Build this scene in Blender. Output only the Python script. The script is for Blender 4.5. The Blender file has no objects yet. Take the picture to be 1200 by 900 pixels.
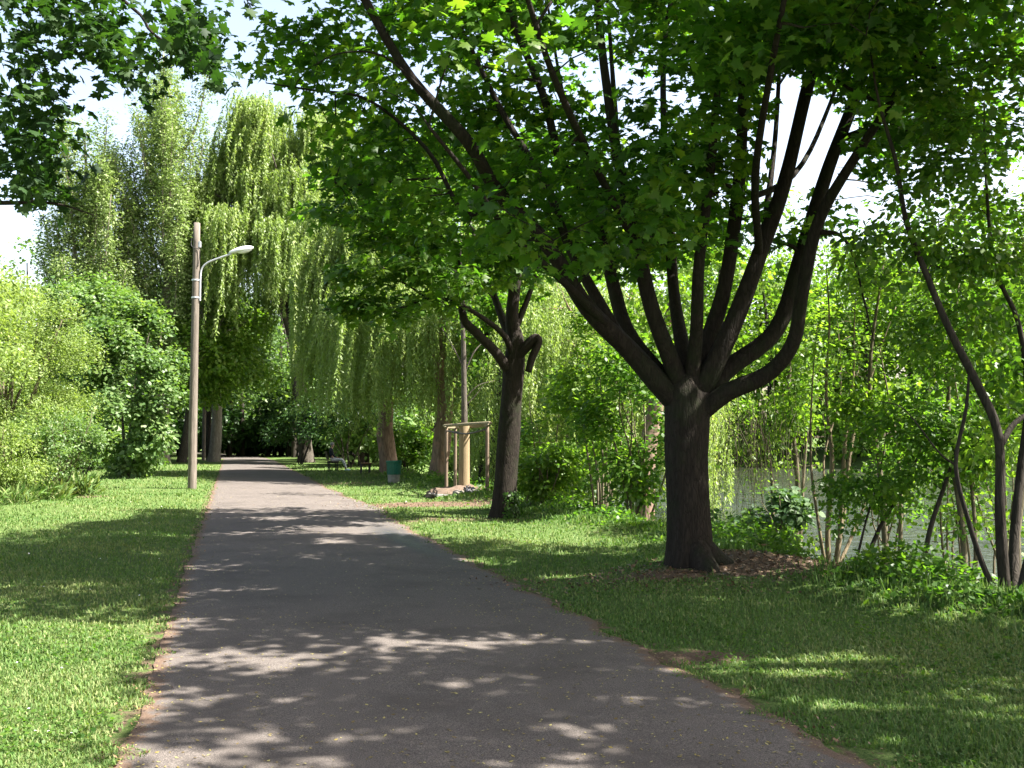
import bpy, math, random
import numpy as np
from mathutils import Vector, noise as mnoise

sc = bpy.context.scene
COL = sc.collection
R = math.radians
F = 1200.0
CAMZ = 1.6
TH = math.atan(63 / 1200)

# ---------------------------------------------------------------- camera maths
def ray(px, py):
    a = (px - 600) / F; b = (450 - py) / F
    return np.array([a, math.cos(TH) - b * math.sin(TH), math.sin(TH) + b * math.cos(TH)])
def P(px, py, Y):
    d = ray(px, py); return np.array([0, 0, CAMZ]) + d * (Y / d[1])
def G(px, py, z=0.0):
    d = ray(px, py); return np.array([0, 0, CAMZ]) + d * ((z - CAMZ) / d[2])
def proj(p):
    p = np.atleast_2d(p).astype(float)
    q = p - np.array([0, 0, CAMZ])
    dep = q[:, 1] * math.cos(TH) + q[:, 2] * math.sin(TH)
    up = -q[:, 1] * math.sin(TH) + q[:, 2] * math.cos(TH)
    dep = np.where(dep < .1, .1, dep)
    return 600 + F * q[:, 0] / dep, 450 - F * up / dep

EL = R(53); AZ = math.atan2(.97, -.17)   # compass style: x = sin, y = cos
sd = Vector((math.sin(AZ) * math.cos(EL), math.cos(AZ) * math.cos(EL), math.sin(EL)))

# ---------------------------------------------------------------- mesh helpers
def mesh_np(name, verts, faces_list, mat=None, parent=None, attrs=None, smooth=False, loc=None):
    """faces_list: list of int arrays (n,k)."""
    me = bpy.data.meshes.new(name)
    verts = np.asarray(verts, dtype=np.float32)
    if loc is not None: verts = verts - np.asarray(loc, dtype=np.float32)
    me.vertices.add(len(verts)); me.vertices.foreach_set('co', verts.ravel())
    idx, starts, tots, s = [], [], [], 0
    for f in faces_list:
        f = np.asarray(f, dtype=np.int32)
        if not len(f): continue
        k = f.shape[1]
        idx.append(f.ravel()); starts.append(s + np.arange(len(f)) * k); tots.append(np.full(len(f), k))
        s += f.size
    idx = np.concatenate(idx); starts = np.concatenate(starts); tots = np.concatenate(tots)
    me.loops.add(len(idx)); me.loops.foreach_set('vertex_index', idx)
    me.polygons.add(len(starts))
    me.polygons.foreach_set('loop_start', starts.astype(np.int32))
    me.polygons.foreach_set('loop_total', tots.astype(np.int32))
    if smooth: me.polygons.foreach_set('use_smooth', np.ones(len(starts), dtype=bool))
    me.update(calc_edges=True)
    for k, v in (attrs or {}).items():
        at = me.attributes.new(k, 'FLOAT', 'POINT'); at.data.foreach_set('value', np.asarray(v, dtype=np.float32))
    if mat: me.materials.append(mat)
    o = bpy.data.objects.new(name, me); COL.objects.link(o)
    if parent is not None: o.parent = parent
    elif loc is not None: o.location = Vector([float(a) for a in loc])
    return o
def tag(o, label=None, cat=None, group=None, kind=None):
    if label: o['label'] = label
    if cat: o['category'] = cat
    if group: o['group'] = group
    if kind: o['kind'] = kind
    return o
def empty(name, loc, label=None, cat=None, group=None):
    o = bpy.data.objects.new(name, None); COL.objects.link(o)
    o.location = Vector([float(a) for a in loc]); o.empty_display_size = .3
    return tag(o, label, cat, group)

def catmull(pts, rad, sub):
    pts = np.asarray(pts, float); rad = np.asarray(rad, float)
    if len(pts) < 3 or sub < 2: return pts, rad
    p = np.vstack([2 * pts[0] - pts[1], pts, 2 * pts[-1] - pts[-2]])
    out, ro = [], []
    for i in range(1, len(p) - 2):
        for t in np.arange(sub) / sub:
            a, b, c, d = p[i - 1], p[i], p[i + 1], p[i + 2]
            out.append(.5 * ((2 * b) + (-a + c) * t + (2 * a - 5 * b + 4 * c - d) * t * t + (-a + 3 * b - 3 * c + d) * t ** 3))
            ro.append(rad[i - 1] * (1 - t) + rad[i] * t)
    out.append(pts[-1]); ro.append(rad[-1])
    return np.array(out), np.array(ro)

class Tubes:
    def __init__(s): s.v = []; s.q = []; s.t = []; s.n = 0; s.nodes = []; s.nr = []
    def add(s, pts, rad, sides=6, sub=1, rough=0.0, seed=0, node=True, flare=0.0):
        pts, rad = catmull(pts, rad, sub)
        n = len(pts)
        if node: s.nodes.append(pts); s.nr.append(rad)
        T = np.gradient(pts, axis=0); T /= np.linalg.norm(T, axis=1)[:, None] + 1e-9
        ref = np.array([1., 0, 0]) if abs(T[0][0]) < .8 else np.array([0, 1., 0])
        u = np.cross(T[0], ref); u /= np.linalg.norm(u)
        ang = np.arange(sides) / sides * 2 * math.pi
        rings = []
        g = np.random.default_rng(seed + 7)
        ph = g.uniform(0, 6.28, 6)
        L = 0
        for i in range(n):
            u = u - T[i] * np.dot(u, T[i]); u /= np.linalg.norm(u) + 1e-9
            w = np.cross(T[i], u)
            if i: L += np.linalg.norm(pts[i] - pts[i - 1])
            rr = np.full(sides, rad[i])
            if rough:
                rr = rr * (1 + rough * (.5 * np.sin(3 * ang + ph[0] + L * .7) + .35 * np.sin(5 * ang + ph[1] - L * .9)
                           + .35 * np.sin(8 * ang + ph[2] + L * .6) + .3 * np.sin(2 * ang + ph[4] + 3.1 * L) + .4 * np.sin(L * 4.3 + ph[3])))
            if flare:
                k = flare * math.exp(-L / .22)
                rr = rr * (1 + k * (1 + .8 * np.sin(5 * ang + ph[1]) + .4 * np.sin(3 * ang + ph[5])))
            rings.append(pts[i] + rr[:, None] * (np.cos(ang)[:, None] * u + np.sin(ang)[:, None] * w))
        V = np.vstack(rings + [pts[-1][None]])
        a = np.arange(sides); b = (a + 1) % sides
        for i in range(n - 1):
            s.q.append(np.stack([a + i * sides, b + i * sides, b + (i + 1) * sides, a + (i + 1) * sides], 1) + s.n)
        s.t.append(np.stack([a + (n - 1) * sides, b + (n - 1) * sides, np.full(sides, n * sides)], 1) + s.n)
        s.v.append(V); s.n += len(V)
    def cap(s):   # close open bases (start rings) is not needed: they sit inside other wood
        pass
    def pool(s): return np.vstack(s.nodes), np.concatenate(s.nr)
    def build(s, name, mat, parent, loc=None):
        return mesh_np(name, np.vstack(s.v), [np.vstack(s.q), np.vstack(s.t)], mat, parent, smooth=True, loc=loc)

def connect(tb, targets, rng, r0=.02, r1=.006, sides=4, bow=.15, upness=.5, maxr=.6):
    """join every target to the nearest wood with a curved twig"""
    if not tb.nodes: return
    P0, R0 = tb.pool()
    base = P0[0]
    order = np.argsort(np.min(np.linalg.norm(targets[:, None] - P0[None, ::max(1, len(P0) // 60)], axis=2), axis=1))
    cap = len(P0) + len(targets) * 3
    pool = np.zeros((cap, 3)); pr = np.zeros(cap); pool[:len(P0)] = P0; pr[:len(P0)] = R0; n = len(P0)
    for k in order:
        c = targets[k]
        d = pool[:n] - c
        dist = np.linalg.norm(d, axis=1) + np.maximum(d[:, 2], 0) * upness
        j = int(np.argmin(dist)); s0 = pool[j]
        L = np.linalg.norm(c - s0)
        if L < .05: continue
        rs = min(pr[j] * maxr, r0 * (.5 + L * .5)); re = min(r1, rs * .7)
        off = rng.normal(0, bow * L * .5, 3); off[2] += bow * L * .5
        m1 = s0 + (c - s0) * .35 + off * .8; m2 = s0 + (c - s0) * .7 + off * .7 + rng.normal(0, .04 * L, 3)
        pts = np.array([s0, m1, m2, c]); rad = np.array([rs, rs * .8 + re * .2, (rs + re) / 2, re])
        tb.add(pts, rad, sides, 2 if L > .8 else 1, node=False)
        pool[n:n + 3] = pts[1:]; pr[n:n + 3] = rad[1:]; n += 3

# ---------------------------------------------------------------- leaves
def T_maple(full=True):
    # five-lobed outline, base at origin, length ~1, width ~1.1
    o = [(0, 0), (.22, -.04), (.42, .02), (.30, .17), (.58, .40), (.36, .42), (.28, .50), (.30, .72), (.12, .66), (0, 1.0)]
    if not full: o = [(0, 0), (.40, -.02), (.26, .16), (.56, .42), (.24, .48), (0, 1.0)]
    if full:
        o = [(0, 0), (.40, -.04), (.29, .16), (.56, .30), (.58, .46), (.26, .48), (.27, .72), (.13, .70), (0, 1.0)]
    out = o + [(-x, y) for x, y in o[-2:0:-1]]
    v = [(0, .30, .05)]
    for x, y in out: v.append((x, y, -.22 * (x * x) - .16 * max(0, y - .3) ** 2 + (.0 if y > .01 else -.0)))
    n = len(out)
    f = [(0, 1 + i, 1 + (i + 1) % n) for i in range(n)]
    v = np.array(v)
    if not full: v[:, :2] *= 1.0
    return v, np.array(f)
def T_leaf(w=.5, fold=.08):
    v = np.array([(0, 0, 0), (w / 2, .45, -fold), (0, 1, -.05), (-w / 2, .45, -fold), (0, .45, .0)])
    return v[:4], np.array([(0, 1, 2), (0, 2, 3)])
def T_oval(w=.6):
    v = np.array([(0, 0, 0), (w * .42, .22, -.04), (w * .48, .6, -.05), (0, 1, -.06), (-w * .48, .6, -.05), (-w * .42, .22, -.04)])
    return v, np.array([(0, 1, 5), (1, 2, 5), (2, 4, 5), (2, 3, 4)])
MAPLE = T_maple(True); MAPLE_LO = T_maple(False); LEAF = T_leaf(); OVAL = T_oval(); NARROW = T_leaf(.2, .02); BLOT = T_oval(.95)

def leaf_arrays(tpl, pos, nrm, tip, size):
    V, Fc = tpl
    z = nrm / (np.linalg.norm(nrm, axis=1)[:, None] + 1e-9)
    y = tip - z * np.sum(tip * z, axis=1)[:, None]; y /= np.linalg.norm(y, axis=1)[:, None] + 1e-9
    x = np.cross(y, z)
    W = (V[None, :, 0, None] * x[:, None] + V[None, :, 1, None] * y[:, None] + V[None, :, 2, None] * z[:, None]) * size[:, None, None] + pos[:, None]
    k = len(V); N = len(pos)
    Fi = (Fc[None] + (np.arange(N) * k)[:, None, None]).reshape(-1, 3)
    return W.reshape(-1, 3), Fi, k
def build_leaves(name, tpl, pos, nrm, tip, size, tint, mat, parent, loc=None):
    V, Fi, k = leaf_arrays(tpl, pos, nrm, tip, size)
    return mesh_np(name, V, [Fi], mat, parent, {'tint': np.repeat(tint, k)}, loc=loc)

def clump_leaves(centers, rng, per, cr, size, axis=None, up=.6, out=.5, rnd=.55, flat=.6, droop=.3):
    n = len(centers); N = n * per
    c = np.repeat(centers, per, axis=0)
    d = rng.normal(0, 1, (N, 3)); d /= np.linalg.norm(d, axis=1)[:, None]
    rr = cr * rng.uniform(.15, 1, N) ** .6
    d2 = d * np.array([1, 1, flat])
    pos = c + d2 * rr[:, None]
    cen = np.mean(centers, axis=0) if axis is None else axis
    o = c - cen; o /= np.linalg.norm(o, axis=1)[:, None] + 1e-9
    nrm = o * out + d * .25 + np.array([0, 0, up]) + rng.normal(0, rnd, (N, 3))
    tip = d + o * .4 + rng.normal(0, .5, (N, 3)); tip[:, 2] -= droop
    sz = size * rng.uniform(.5, 1.3, N)
    tint = np.clip(np.repeat(rng.normal(.5, .17, n), per) + rng.normal(0, .14, N), 0, 1)
    return pos, nrm, tip, sz, tint

def lobed(rng, center, radii, nl, nc, lobe=.36, zmin=-1, shell=.75):
    """clump centres gathered in lobes spread over an ellipsoid"""
    center = np.array(center, float); radii = np.array(radii, float)
    d = rng.normal(0, 1, (nl, 3)); d /= np.linalg.norm(d, axis=1)[:, None]
    d[:, 2] = np.where(d[:, 2] < zmin, -d[:, 2], d[:, 2])
    L = center + d * radii * (1 - lobe * .8) * rng.uniform(.45, 1.0, (nl, 1)) ** .7
    lr = lobe * rng.uniform(.65, 1.25, nl)
    w = lr ** 2; w /= w.sum()
    k = rng.choice(nl, nc, p=w)
    e = rng.normal(0, 1, (nc, 3)); e /= np.linalg.norm(e, axis=1)[:, None]
    r = rng.uniform(shell ** 3, 1, nc) ** (1 / 3)
    e[:, 2] = np.where(e[:, 2] < -.35, -e[:, 2] * .6, e[:, 2])
    return L[k] + e * (r * lr[k])[:, None] * radii

# ---------------------------------------------------------------- materials
def newmat(name):
    m = bpy.data.materials.new(name); m.use_nodes = True
    nt = m.node_tree; nt.nodes.clear()
    out = nt.nodes.new('ShaderNodeOutputMaterial')
    return m, nt, out
def N(nt, t, **kw):
    n = nt.nodes.new(t)
    for k, v in kw.items():
        if k.startswith('i_'): n.inputs[k[2:].replace('_', ' ')].default_value = v
        else: setattr(n, k, v)
    return n
def L(nt, a, b): nt.links.new(a, b)
def ramp(nt, src, stops):
    r = N(nt, 'ShaderNodeValToRGB'); L(nt, src, r.inputs[0])
    e = r.color_ramp.elements
    while len(e) < len(stops): e.new(.5)
    for i, (p, c) in enumerate(stops):
        e[i].position = p; e[i].color = (c[0], c[1], c[2], 1) if len(c) == 3 else c
    return r.outputs[0]
def noise_t(nt, co, scale, detail=4, rough=.6, dist=0):
    n = N(nt, 'ShaderNodeTexNoise'); n.inputs['Scale'].default_value = scale; n.inputs['Detail'].default_value = detail
    n.inputs['Roughness'].default_value = rough; n.inputs['Distortion'].default_value = dist
    L(nt, co, n.inputs['Vector']); return n.outputs[0]
def mixc(nt, fac, a, b, mode='MIX'):
    m = N(nt, 'ShaderNodeMix', data_type='RGBA', blend_type=mode)
    for i, s in ((0, fac), (6, a), (7, b)):
        if hasattr(s, 'links'): L(nt, s, m.inputs[i])
        else: m.inputs[i].default_value = s if i == 0 else (s[0], s[1], s[2], 1)
    return m.outputs[2]
def math_n(nt, op, a, b=None, clamp=False):
    m = N(nt, 'ShaderNodeMath', operation=op); m.use_clamp = clamp
    for i, s in ((0, a), (1, b)):
        if s is None: continue
        if hasattr(s, 'links'): L(nt, s, m.inputs[i])
        else: m.inputs[i].default_value = s
    return m.outputs[0]

def leaf_mat(name, dark, mid, light, trans=.45, tcol=None, rough=.45, spec=.35):
    m, nt, out = newmat(name)
    at = N(nt, 'ShaderNodeAttribute', attribute_name='tint')
    c = ramp(nt, at.outputs['Fac'], [(.1, dark), (.5, mid), (.92, light)])
    p = N(nt, 'ShaderNodeBsdfPrincipled'); p.inputs['Roughness'].default_value = rough
    p.inputs['Specular IOR Level'].default_value = spec
    L(nt, c, p.inputs['Base Color'])
    t = N(nt, 'ShaderNodeBsdfTranslucent')
    tc = tcol or (1.5, 1.7, .55)
    L(nt, mixc(nt, 1.0, c, tc, 'MULTIPLY'), t.inputs['Color'])
    mx = N(nt, 'ShaderNodeMixShader'); mx.inputs[0].default_value = trans
    L(nt, p.outputs[0], mx.inputs[1]); L(nt, t.outputs[0], mx.inputs[2]); L(nt, mx.outputs[0], out.inputs[0])
    return m
def bark_mat(name, dark, light, scale=14, bump=.6, moss=None, stretch=.18, patch=None):
    m, nt, out = newmat(name)
    tc = N(nt, 'ShaderNodeTexCoord')
    mp = N(nt, 'ShaderNodeMapping'); mp.inputs['Scale'].default_value = (1, 1, stretch); L(nt, tc.outputs['Object'], mp.inputs[0])
    n1 = noise_t(nt, mp.outputs[0], scale, 6, .65, .6)
    v = N(nt, 'ShaderNodeTexVoronoi', feature='DISTANCE_TO_EDGE'); v.inputs['Scale'].default_value = scale * 1.3
    ds = N(nt, 'ShaderNodeVectorMath', operation='ADD'); L(nt, mp.outputs[0], ds.inputs[0])
    nn = N(nt, 'ShaderNodeTexNoise'); nn.inputs['Scale'].default_value = scale * .7; L(nt, mp.outputs[0], nn.inputs['Vector'])
    sv = N(nt, 'ShaderNodeVectorMath', operation='SCALE'); sv.inputs['Scale'].default_value = .12; L(nt, nn.outputs['Color'], sv.inputs[0]); L(nt, sv.outputs[0], ds.inputs[1])
    L(nt, ds.outputs[0], v.inputs['Vector'])
    cr = math_n(nt, 'MULTIPLY', v.outputs['Distance'], 7, True)
    h = math_n(nt, 'MULTIPLY', n1, math_n(nt, 'ADD', math_n(nt, 'MULTIPLY', cr, .4), .6))
    c = ramp(nt, h, [(.12, dark), (.5, [(a + b) / 2 for a, b in zip(dark, light)]), (.75, light)])
    if moss:
        n2 = noise_t(nt, tc.outputs['Object'], 2.6, 5, .7)
        c = mixc(nt, math_n(nt, 'MULTIPLY', math_n(nt, 'SUBTRACT', n2, .5), 4, True), c, moss)
    if patch:
        n3 = noise_t(nt, tc.outputs['Object'], 1.7, 3, .6)
        c = mixc(nt, math_n(nt, 'MULTIPLY', math_n(nt, 'SUBTRACT', n3, .56), 9, True), c, patch)
    p = N(nt, 'ShaderNodeBsdfPrincipled'); p.inputs['Roughness'].default_value = .9; p.inputs['Specular IOR Level'].default_value = .15
    L(nt, c, p.inputs['Base Color'])
    b = N(nt, 'ShaderNodeBump'); b.inputs['Strength'].default_value = bump; b.inputs['Distance'].default_value = .03
    L(nt, h, b.inputs['Height']); L(nt, b.outputs[0], p.inputs['Normal']); L(nt, p.outputs[0], out.inputs[0])
    return m
def plain(name, c, rough=.6, metal=0, var=.15, scale=20, bump=.1, spec=.3):
    m, nt, out = newmat(name)
    tc = N(nt, 'ShaderNodeTexCoord'); n = noise_t(nt, tc.outputs['Object'], scale, 5)
    cc = ramp(nt, n, [(.3, [a * (1 - var) for a in c]), (.7, [min(1, a * (1 + var)) for a in c])])
    p = N(nt, 'ShaderNodeBsdfPrincipled'); p.inputs['Roughness'].default_value = rough; p.inputs['Metallic'].default_value = metal
    p.inputs['Specular IOR Level'].default_value = spec
    L(nt, cc, p.inputs['Base Color'])
    if bump:
        b = N(nt, 'ShaderNodeBump'); b.inputs['Strength'].default_value = bump; b.inputs['Distance'].default_value = .01; L(nt, n, b.inputs['Height']); L(nt, b.outputs[0], p.inputs['Normal'])
    L(nt, p.outputs[0], out.inputs[0]); return m

M_MAPLE = leaf_mat('maple_leaf', (.026, .070, .010), (.060, .145, .015), (.140, .215, .026), .60)
M_MAPLE2 = leaf_mat('maple_leaf_light', (.036, .090, .014), (.075, .155, .020), (.135, .200, .030), .54)
M_POPLAR = leaf_mat('poplar_leaf', (.120, .180, .055), (.190, .260, .085), (.270, .330, .130), .35, (1.2, 1.35, .7))
M_WILLOW = leaf_mat('willow_leaf', (.135, .200, .052), (.205, .285, .078), (.290, .350, .125), .46, (1.3, 1.4, .6))
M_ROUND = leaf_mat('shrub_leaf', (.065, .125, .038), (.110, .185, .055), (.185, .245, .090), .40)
M_YELLOW = leaf_mat('yellow_leaf', (.130, .200, .050), (.195, .275, .070), (.270, .330, .115), .48, (1.3, 1.35, .6))
M_LIME = leaf_mat('lime_leaf', (.062, .130, .020), (.115, .200, .028), (.185, .255, .045), .55)
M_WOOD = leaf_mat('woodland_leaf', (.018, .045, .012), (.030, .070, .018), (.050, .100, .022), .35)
M_BANK = leaf_mat('bank_leaf', (.038, .095, .016), (.075, .155, .022), (.140, .215, .035), .54)
M_BLUE = leaf_mat('pale_leaf', (.050, .105, .045), (.085, .150, .065), (.125, .190, .085), .4)
M_GRASS = leaf_mat('grass_blade', (.065, .130, .030), (.110, .190, .048), (.210, .240, .095), .35, (1.2, 1.3, .6), .6, .2)
M_MAPLE_SHADE = leaf_mat('maple_leaf_shade', (.012, .032, .010), (.022, .055, .014), (.045, .090, .018), .40, rough=.6, spec=.2)  # maple leaf with the overhang's shade put into its colour
B_MAPLE = bark_mat('maple_bark', (.009, .007, .0055), (.040, .032, .025), 17, .7, moss=(.020, .026, .011), stretch=.22)
B_GREY = bark_mat('grey_bark', (.035, .030, .024), (.150, .130, .105), 12, .7)
B_POP = bark_mat('poplar_bark', (.10, .09, .07), (.34, .30, .24), 8, .6)
B_WIL = bark_mat('willow_bark', (.08, .055, .04), (.32, .23, .17), 6, 1.0, patch=(.30, .17, .12))
B_STEM = bark_mat('stem_bark', (.05, .045, .03), (.20, .17, .11), 20, .4)
B_PALE = bark_mat('pale_stem_bark', (.08, .062, .038), (.27, .22, .14), 20, .4)
B_DARK = bark_mat('dark_bark', (.015, .013, .010), (.060, .050, .040), 14, .6)

# ---------------------------------------------------------------- terrain
def u_of(x, y): return x + .2745 * y + .52
def sstep(a, b, x): t = np.clip((x - a) / (b - a), 0, 1); return t * t * (3 - 2 * t)
def bank_u(y): return 7.3 + 12 * sstep(40, 85, y) + .35 * np.sin(y * .9) + .2 * np.sin(y * 2.3 + 1)
def far_y(x): return 82 - .45 * (x - 20) + 2 * np.sin(x * .15)
WATER = -.75
def hgt(x, y):
    x = np.asarray(x, float); y = np.asarray(y, float)
    u = u_of(x, y)
    d = u - bank_u(y)
    near = -2.2 * sstep(0, 4.2, d) + .12 * sstep(-1.2, -.1, d) * (1 - sstep(.2, 1.2, d))
    far = 2.9 * sstep(-1.5, 4, y - far_y(x))
    z = near + far * sstep(3, 6, d)
    off = sstep(.1, .9, np.maximum(-u, u - 3.7))
    z = z + off * (.025 * np.sin(x * 1.3 + .4 * y) * np.sin(y * 1.1) + .02)
    m = (x - 2.1) ** 2 + (y - 11.9) ** 2
    z = z + .13 * np.exp(-m / 1.1) + .05 * np.exp(-((x - 3.1) ** 2 + (y - 11.6) ** 2) / .8)
    left = sstep(14, 40, -u); z = z + left * .5
    return z - .008 * (1 - off)
def nonuni(segs):
    a = []
    for s, e, st in segs: a.append(np.arange(s, e, st))
    return np.concatenate(a + [[segs[-1][1]]])
gx = nonuni([(-700, -100, 60), (-100, -30, 5), (-30, -12, 1), (-12, 10, .14), (10, 40, .6), (40, 100, 3), (100, 700, 60)])
gy = nonuni([(-60, -4, 4), (-4, 3, .5), (3, 34, .14), (34, 60, .5), (60, 140, 2), (140, 200, 6), (200, 1400, 60)])
XX, YY = np.meshgrid(gx, gy); ZZ = hgt(XX, YY)
rng = np.random.default_rng(1)
nx, ny = len(gx), len(gy)
i = np.arange(nx - 1)[None] + (np.arange(ny - 1) * nx)[:, None]; i = i.ravel()
U = u_of(XX, YY)
def vn(x, y, s, k=0):
    return np.array([mnoise.noise((float(a) * s, float(b) * s, k)) for a, b in zip(x.ravel(), y.ravel())]).reshape(x.shape)
inner = (XX > -30) & (XX < 40) & (YY > -4) & (YY < 60)
dirt = np.zeros_like(XX)
de = np.minimum(np.abs(U + .05), np.abs(U - 3.72))
dirt = np.maximum(dirt, np.exp(-(de / .14) ** 2) * .62)
def blob(cx, cy, rx, ry, a=1.0):
    global dirt
    dirt = np.maximum(dirt, a * np.exp(-(((XX - cx) / rx) ** 2 + ((YY - cy) / ry) ** 2)))
blob(2.9, 11.8, 1.25, .75, 1.1); blob(1.7, 11.3, .9, .35, .8)
blob(-1.8, 24.3, 2.6, 1.1, 1.0); blob(-1.2, 20.0, 1.7, .9, .7); blob(.0, 19.6, 1.2, .7, .6)
blob(1.35, 7.6, .5, .3, .9); blob(2.2, 6.9, .8, .25, .6); blob(-5.8, 36, 3, 2, .6); blob(-11.5, 27.8, .9, .5, .9); blob(-3.9, 21.5, 2.2, 1.3, .2)
blob(-5.0, 43, 2.6, 1.4, .8)
gcoat = None
def ground_mat():
    m, nt, out = newmat('lawn')
    tc = N(nt, 'ShaderNodeTexCoord'); co = tc.outputs['Object']
    at = N(nt, 'ShaderNodeAttribute', attribute_name='dirt')
    n1 = noise_t(nt, co, .5, 5, .6); n2 = noise_t(nt, co, 6, 6, .7); n3 = noise_t(nt, co, 60, 5, .75); n4 = noise_t(nt, co, 1.8, 6, .75)
    g = ramp(nt, n3, [(.32, (.026, .052, .012)), (.5, (.075, .125, .030)), (.66, (.150, .200, .065))])
    g = mixc(nt, math_n(nt, 'MULTIPLY', math_n(nt, 'SUBTRACT', n2, .48), 3.0, True), g, mixc(nt, n3, (.03, .045, .015), (.15, .19, .065)))
    g = mixc(nt, math_n(nt, 'MULTIPLY', math_n(nt, 'SUBTRACT', n4, .54), 4.0, True), g, mixc(nt, n3, (.05, .045, .02), (.23, .22, .11)))
    soil = ramp(nt, n3, [(.3, (.055, .036, .024)), (.55, (.150, .105, .072)), (.75, (.26, .195, .14))])
    k = math_n(nt, 'ADD', at.outputs['Fac'], math_n(nt, 'MULTIPLY', math_n(nt, 'SUBTRACT', n2, .5), 1.6))
    k = math_n(nt, 'MULTIPLY', math_n(nt, 'SUBTRACT', k, .42), 5, True)
    c = mixc(nt, k, g, soil)
    p = N(nt, 'ShaderNodeBsdfPrincipled'); p.inputs['Roughness'].default_value = .95; p.inputs['Specular IOR Level'].default_value = .1
    L(nt, c, p.inputs['Base Color'])
    b = N(nt, 'ShaderNodeBump'); b.inputs['Strength'].default_value = .8; b.inputs['Distance'].default_value = .03
    L(nt, n3, b.inputs['Height']); L(nt, b.outputs[0], p.inputs['Normal']); L(nt, p.outputs[0], out.inputs[0])
    return m
tag(mesh_np('ground', np.stack([XX.ravel(), YY.ravel(), ZZ.ravel()], 1), [np.stack([i, i + 1, i + nx + 1, i + nx], 1)], ground_mat(),
            attrs={'dirt': dirt.ravel()}, smooth=True), kind='structure')

# path
def path_mat():
    m, nt, out = newmat('asphalt')
    tc = N(nt, 'ShaderNodeTexCoord'); co = tc.outputs['Object']
    at = N(nt, 'ShaderNodeAttribute', attribute_name='edge'); wt = N(nt, 'ShaderNodeAttribute', attribute_name='wear')
    n1 = noise_t(nt, co, 130, 3, .8); n2 = noise_t(nt, co, 1.1, 6, .65); n3 = noise_t(nt, co, 9, 5, .7)
    v = N(nt, 'ShaderNodeTexVoronoi'); v.inputs['Scale'].default_value = 95; L(nt, co, v.inputs['Vector'])
    c = ramp(nt, n1, [(.36, (.042, .035, .031)), (.5, (.100, .085, .076)), (.64, (.200, .173, .153))])
    sp = math_n(nt, 'LESS_THAN', v.outputs['Distance'], .17)
    c = mixc(nt, math_n(nt, 'MULTIPLY', sp, .6), c, (.36, .33, .30))
    c = mixc(nt, math_n(nt, 'MULTIPLY', math_n(nt, 'SUBTRACT', n2, .48), 3.4, True), c, (.064, .054, .048))
    c = mixc(nt, math_n(nt, 'MULTIPLY', math_n(nt, 'SUBTRACT', n3, .60), 2.0, True), c, (.16, .125, .105))
    c = mixc(nt, math_n(nt, 'MULTIPLY', wt.outputs['Fac'], math_n(nt, 'ADD', n3, .1), True), c, (.045, .047, .050))
    k = math_n(nt, 'ADD', at.outputs['Fac'], math_n(nt, 'MULTIPLY', math_n(nt, 'SUBTRACT', n3, .5), 1.7))
    k = math_n(nt, 'MULTIPLY', math_n(nt, 'SUBTRACT', k, .50), 4, True)
    c = mixc(nt, k, c, ramp(nt, n1, [(.3, (.060, .040, .028)), (.6, (.15, .100, .070)), (.75, (.26, .19, .13))]))
    p = N(nt, 'ShaderNodeBsdfPrincipled'); p.inputs['Roughness'].default_value = .85; p.inputs['Specular IOR Level'].default_value = .25
    L(nt, c, p.inputs['Base Color'])
    L(nt, math_n(nt, 'SUBTRACT', .85, math_n(nt, 'MULTIPLY', wt.outputs['Fac'], .22, True)), p.inputs['Roughness'])
    b = N(nt, 'ShaderNodeBump'); b.inputs['Strength'].default_value = .7; b.inputs['Distance'].default_value = .006
    L(nt, n1, b.inputs['Height']); L(nt, b.outputs[0], p.inputs['Normal']); L(nt, p.outputs[0], out.inputs[0])
    return m
ys = nonuni([(-30, 3, 1.5), (3, 30, .12), (30, 76, .5), (76, 112, 1.0)])
us = np.linspace(0, 1, 31)
V = []; edge = []; wear = []
for y in ys:
    bend = -.0032 * max(0, y - 72) ** 2 * 1.4
    xl = -.52 - .2745 * y + bend + .07 * mnoise.noise((y * .9, 0, 3)) + .05 * mnoise.noise((y * 4, 0, 5))
    w = 3.66 + .16 * mnoise.noise((y * .35, 9, 1)) + .09 * mnoise.noise((y * 1.7, 2, 1)) + .35 * math.exp(-((y - 23.5) / 3) ** 2) + .04 * mnoise.noise((y * 5, 7, 5))
    for s in us:
        x = xl + w * s
        V.append((x, y, .004 + .022 * (1 - (2 * s - 1) ** 2)))
        dd = min(s, 1 - s) * w
        edge.append(math.exp(-(dd / .13) ** 2) * .80 + .15 * math.exp(-(dd / .6) ** 2))
        wear.append(2.2 * math.exp(-(((s * w) - 3.30 - .03 * (15 - y)) / .28) ** 2 - ((y - 16) / 2.3) ** 2) + .5 * math.exp(-((s * w - 1.6) / .5) ** 2 - ((y - 21.5) / .6) ** 2))
k = len(us); n = len(ys)
i = (np.arange(k - 1)[None] + (np.arange(n - 1) * k)[:, None]).ravel()
tag(mesh_np('path', V, [np.stack([i, i + 1, i + k + 1, i + k], 1)], path_mat(), attrs={'edge': edge, 'wear': wear}, smooth=True), kind='structure')

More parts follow.
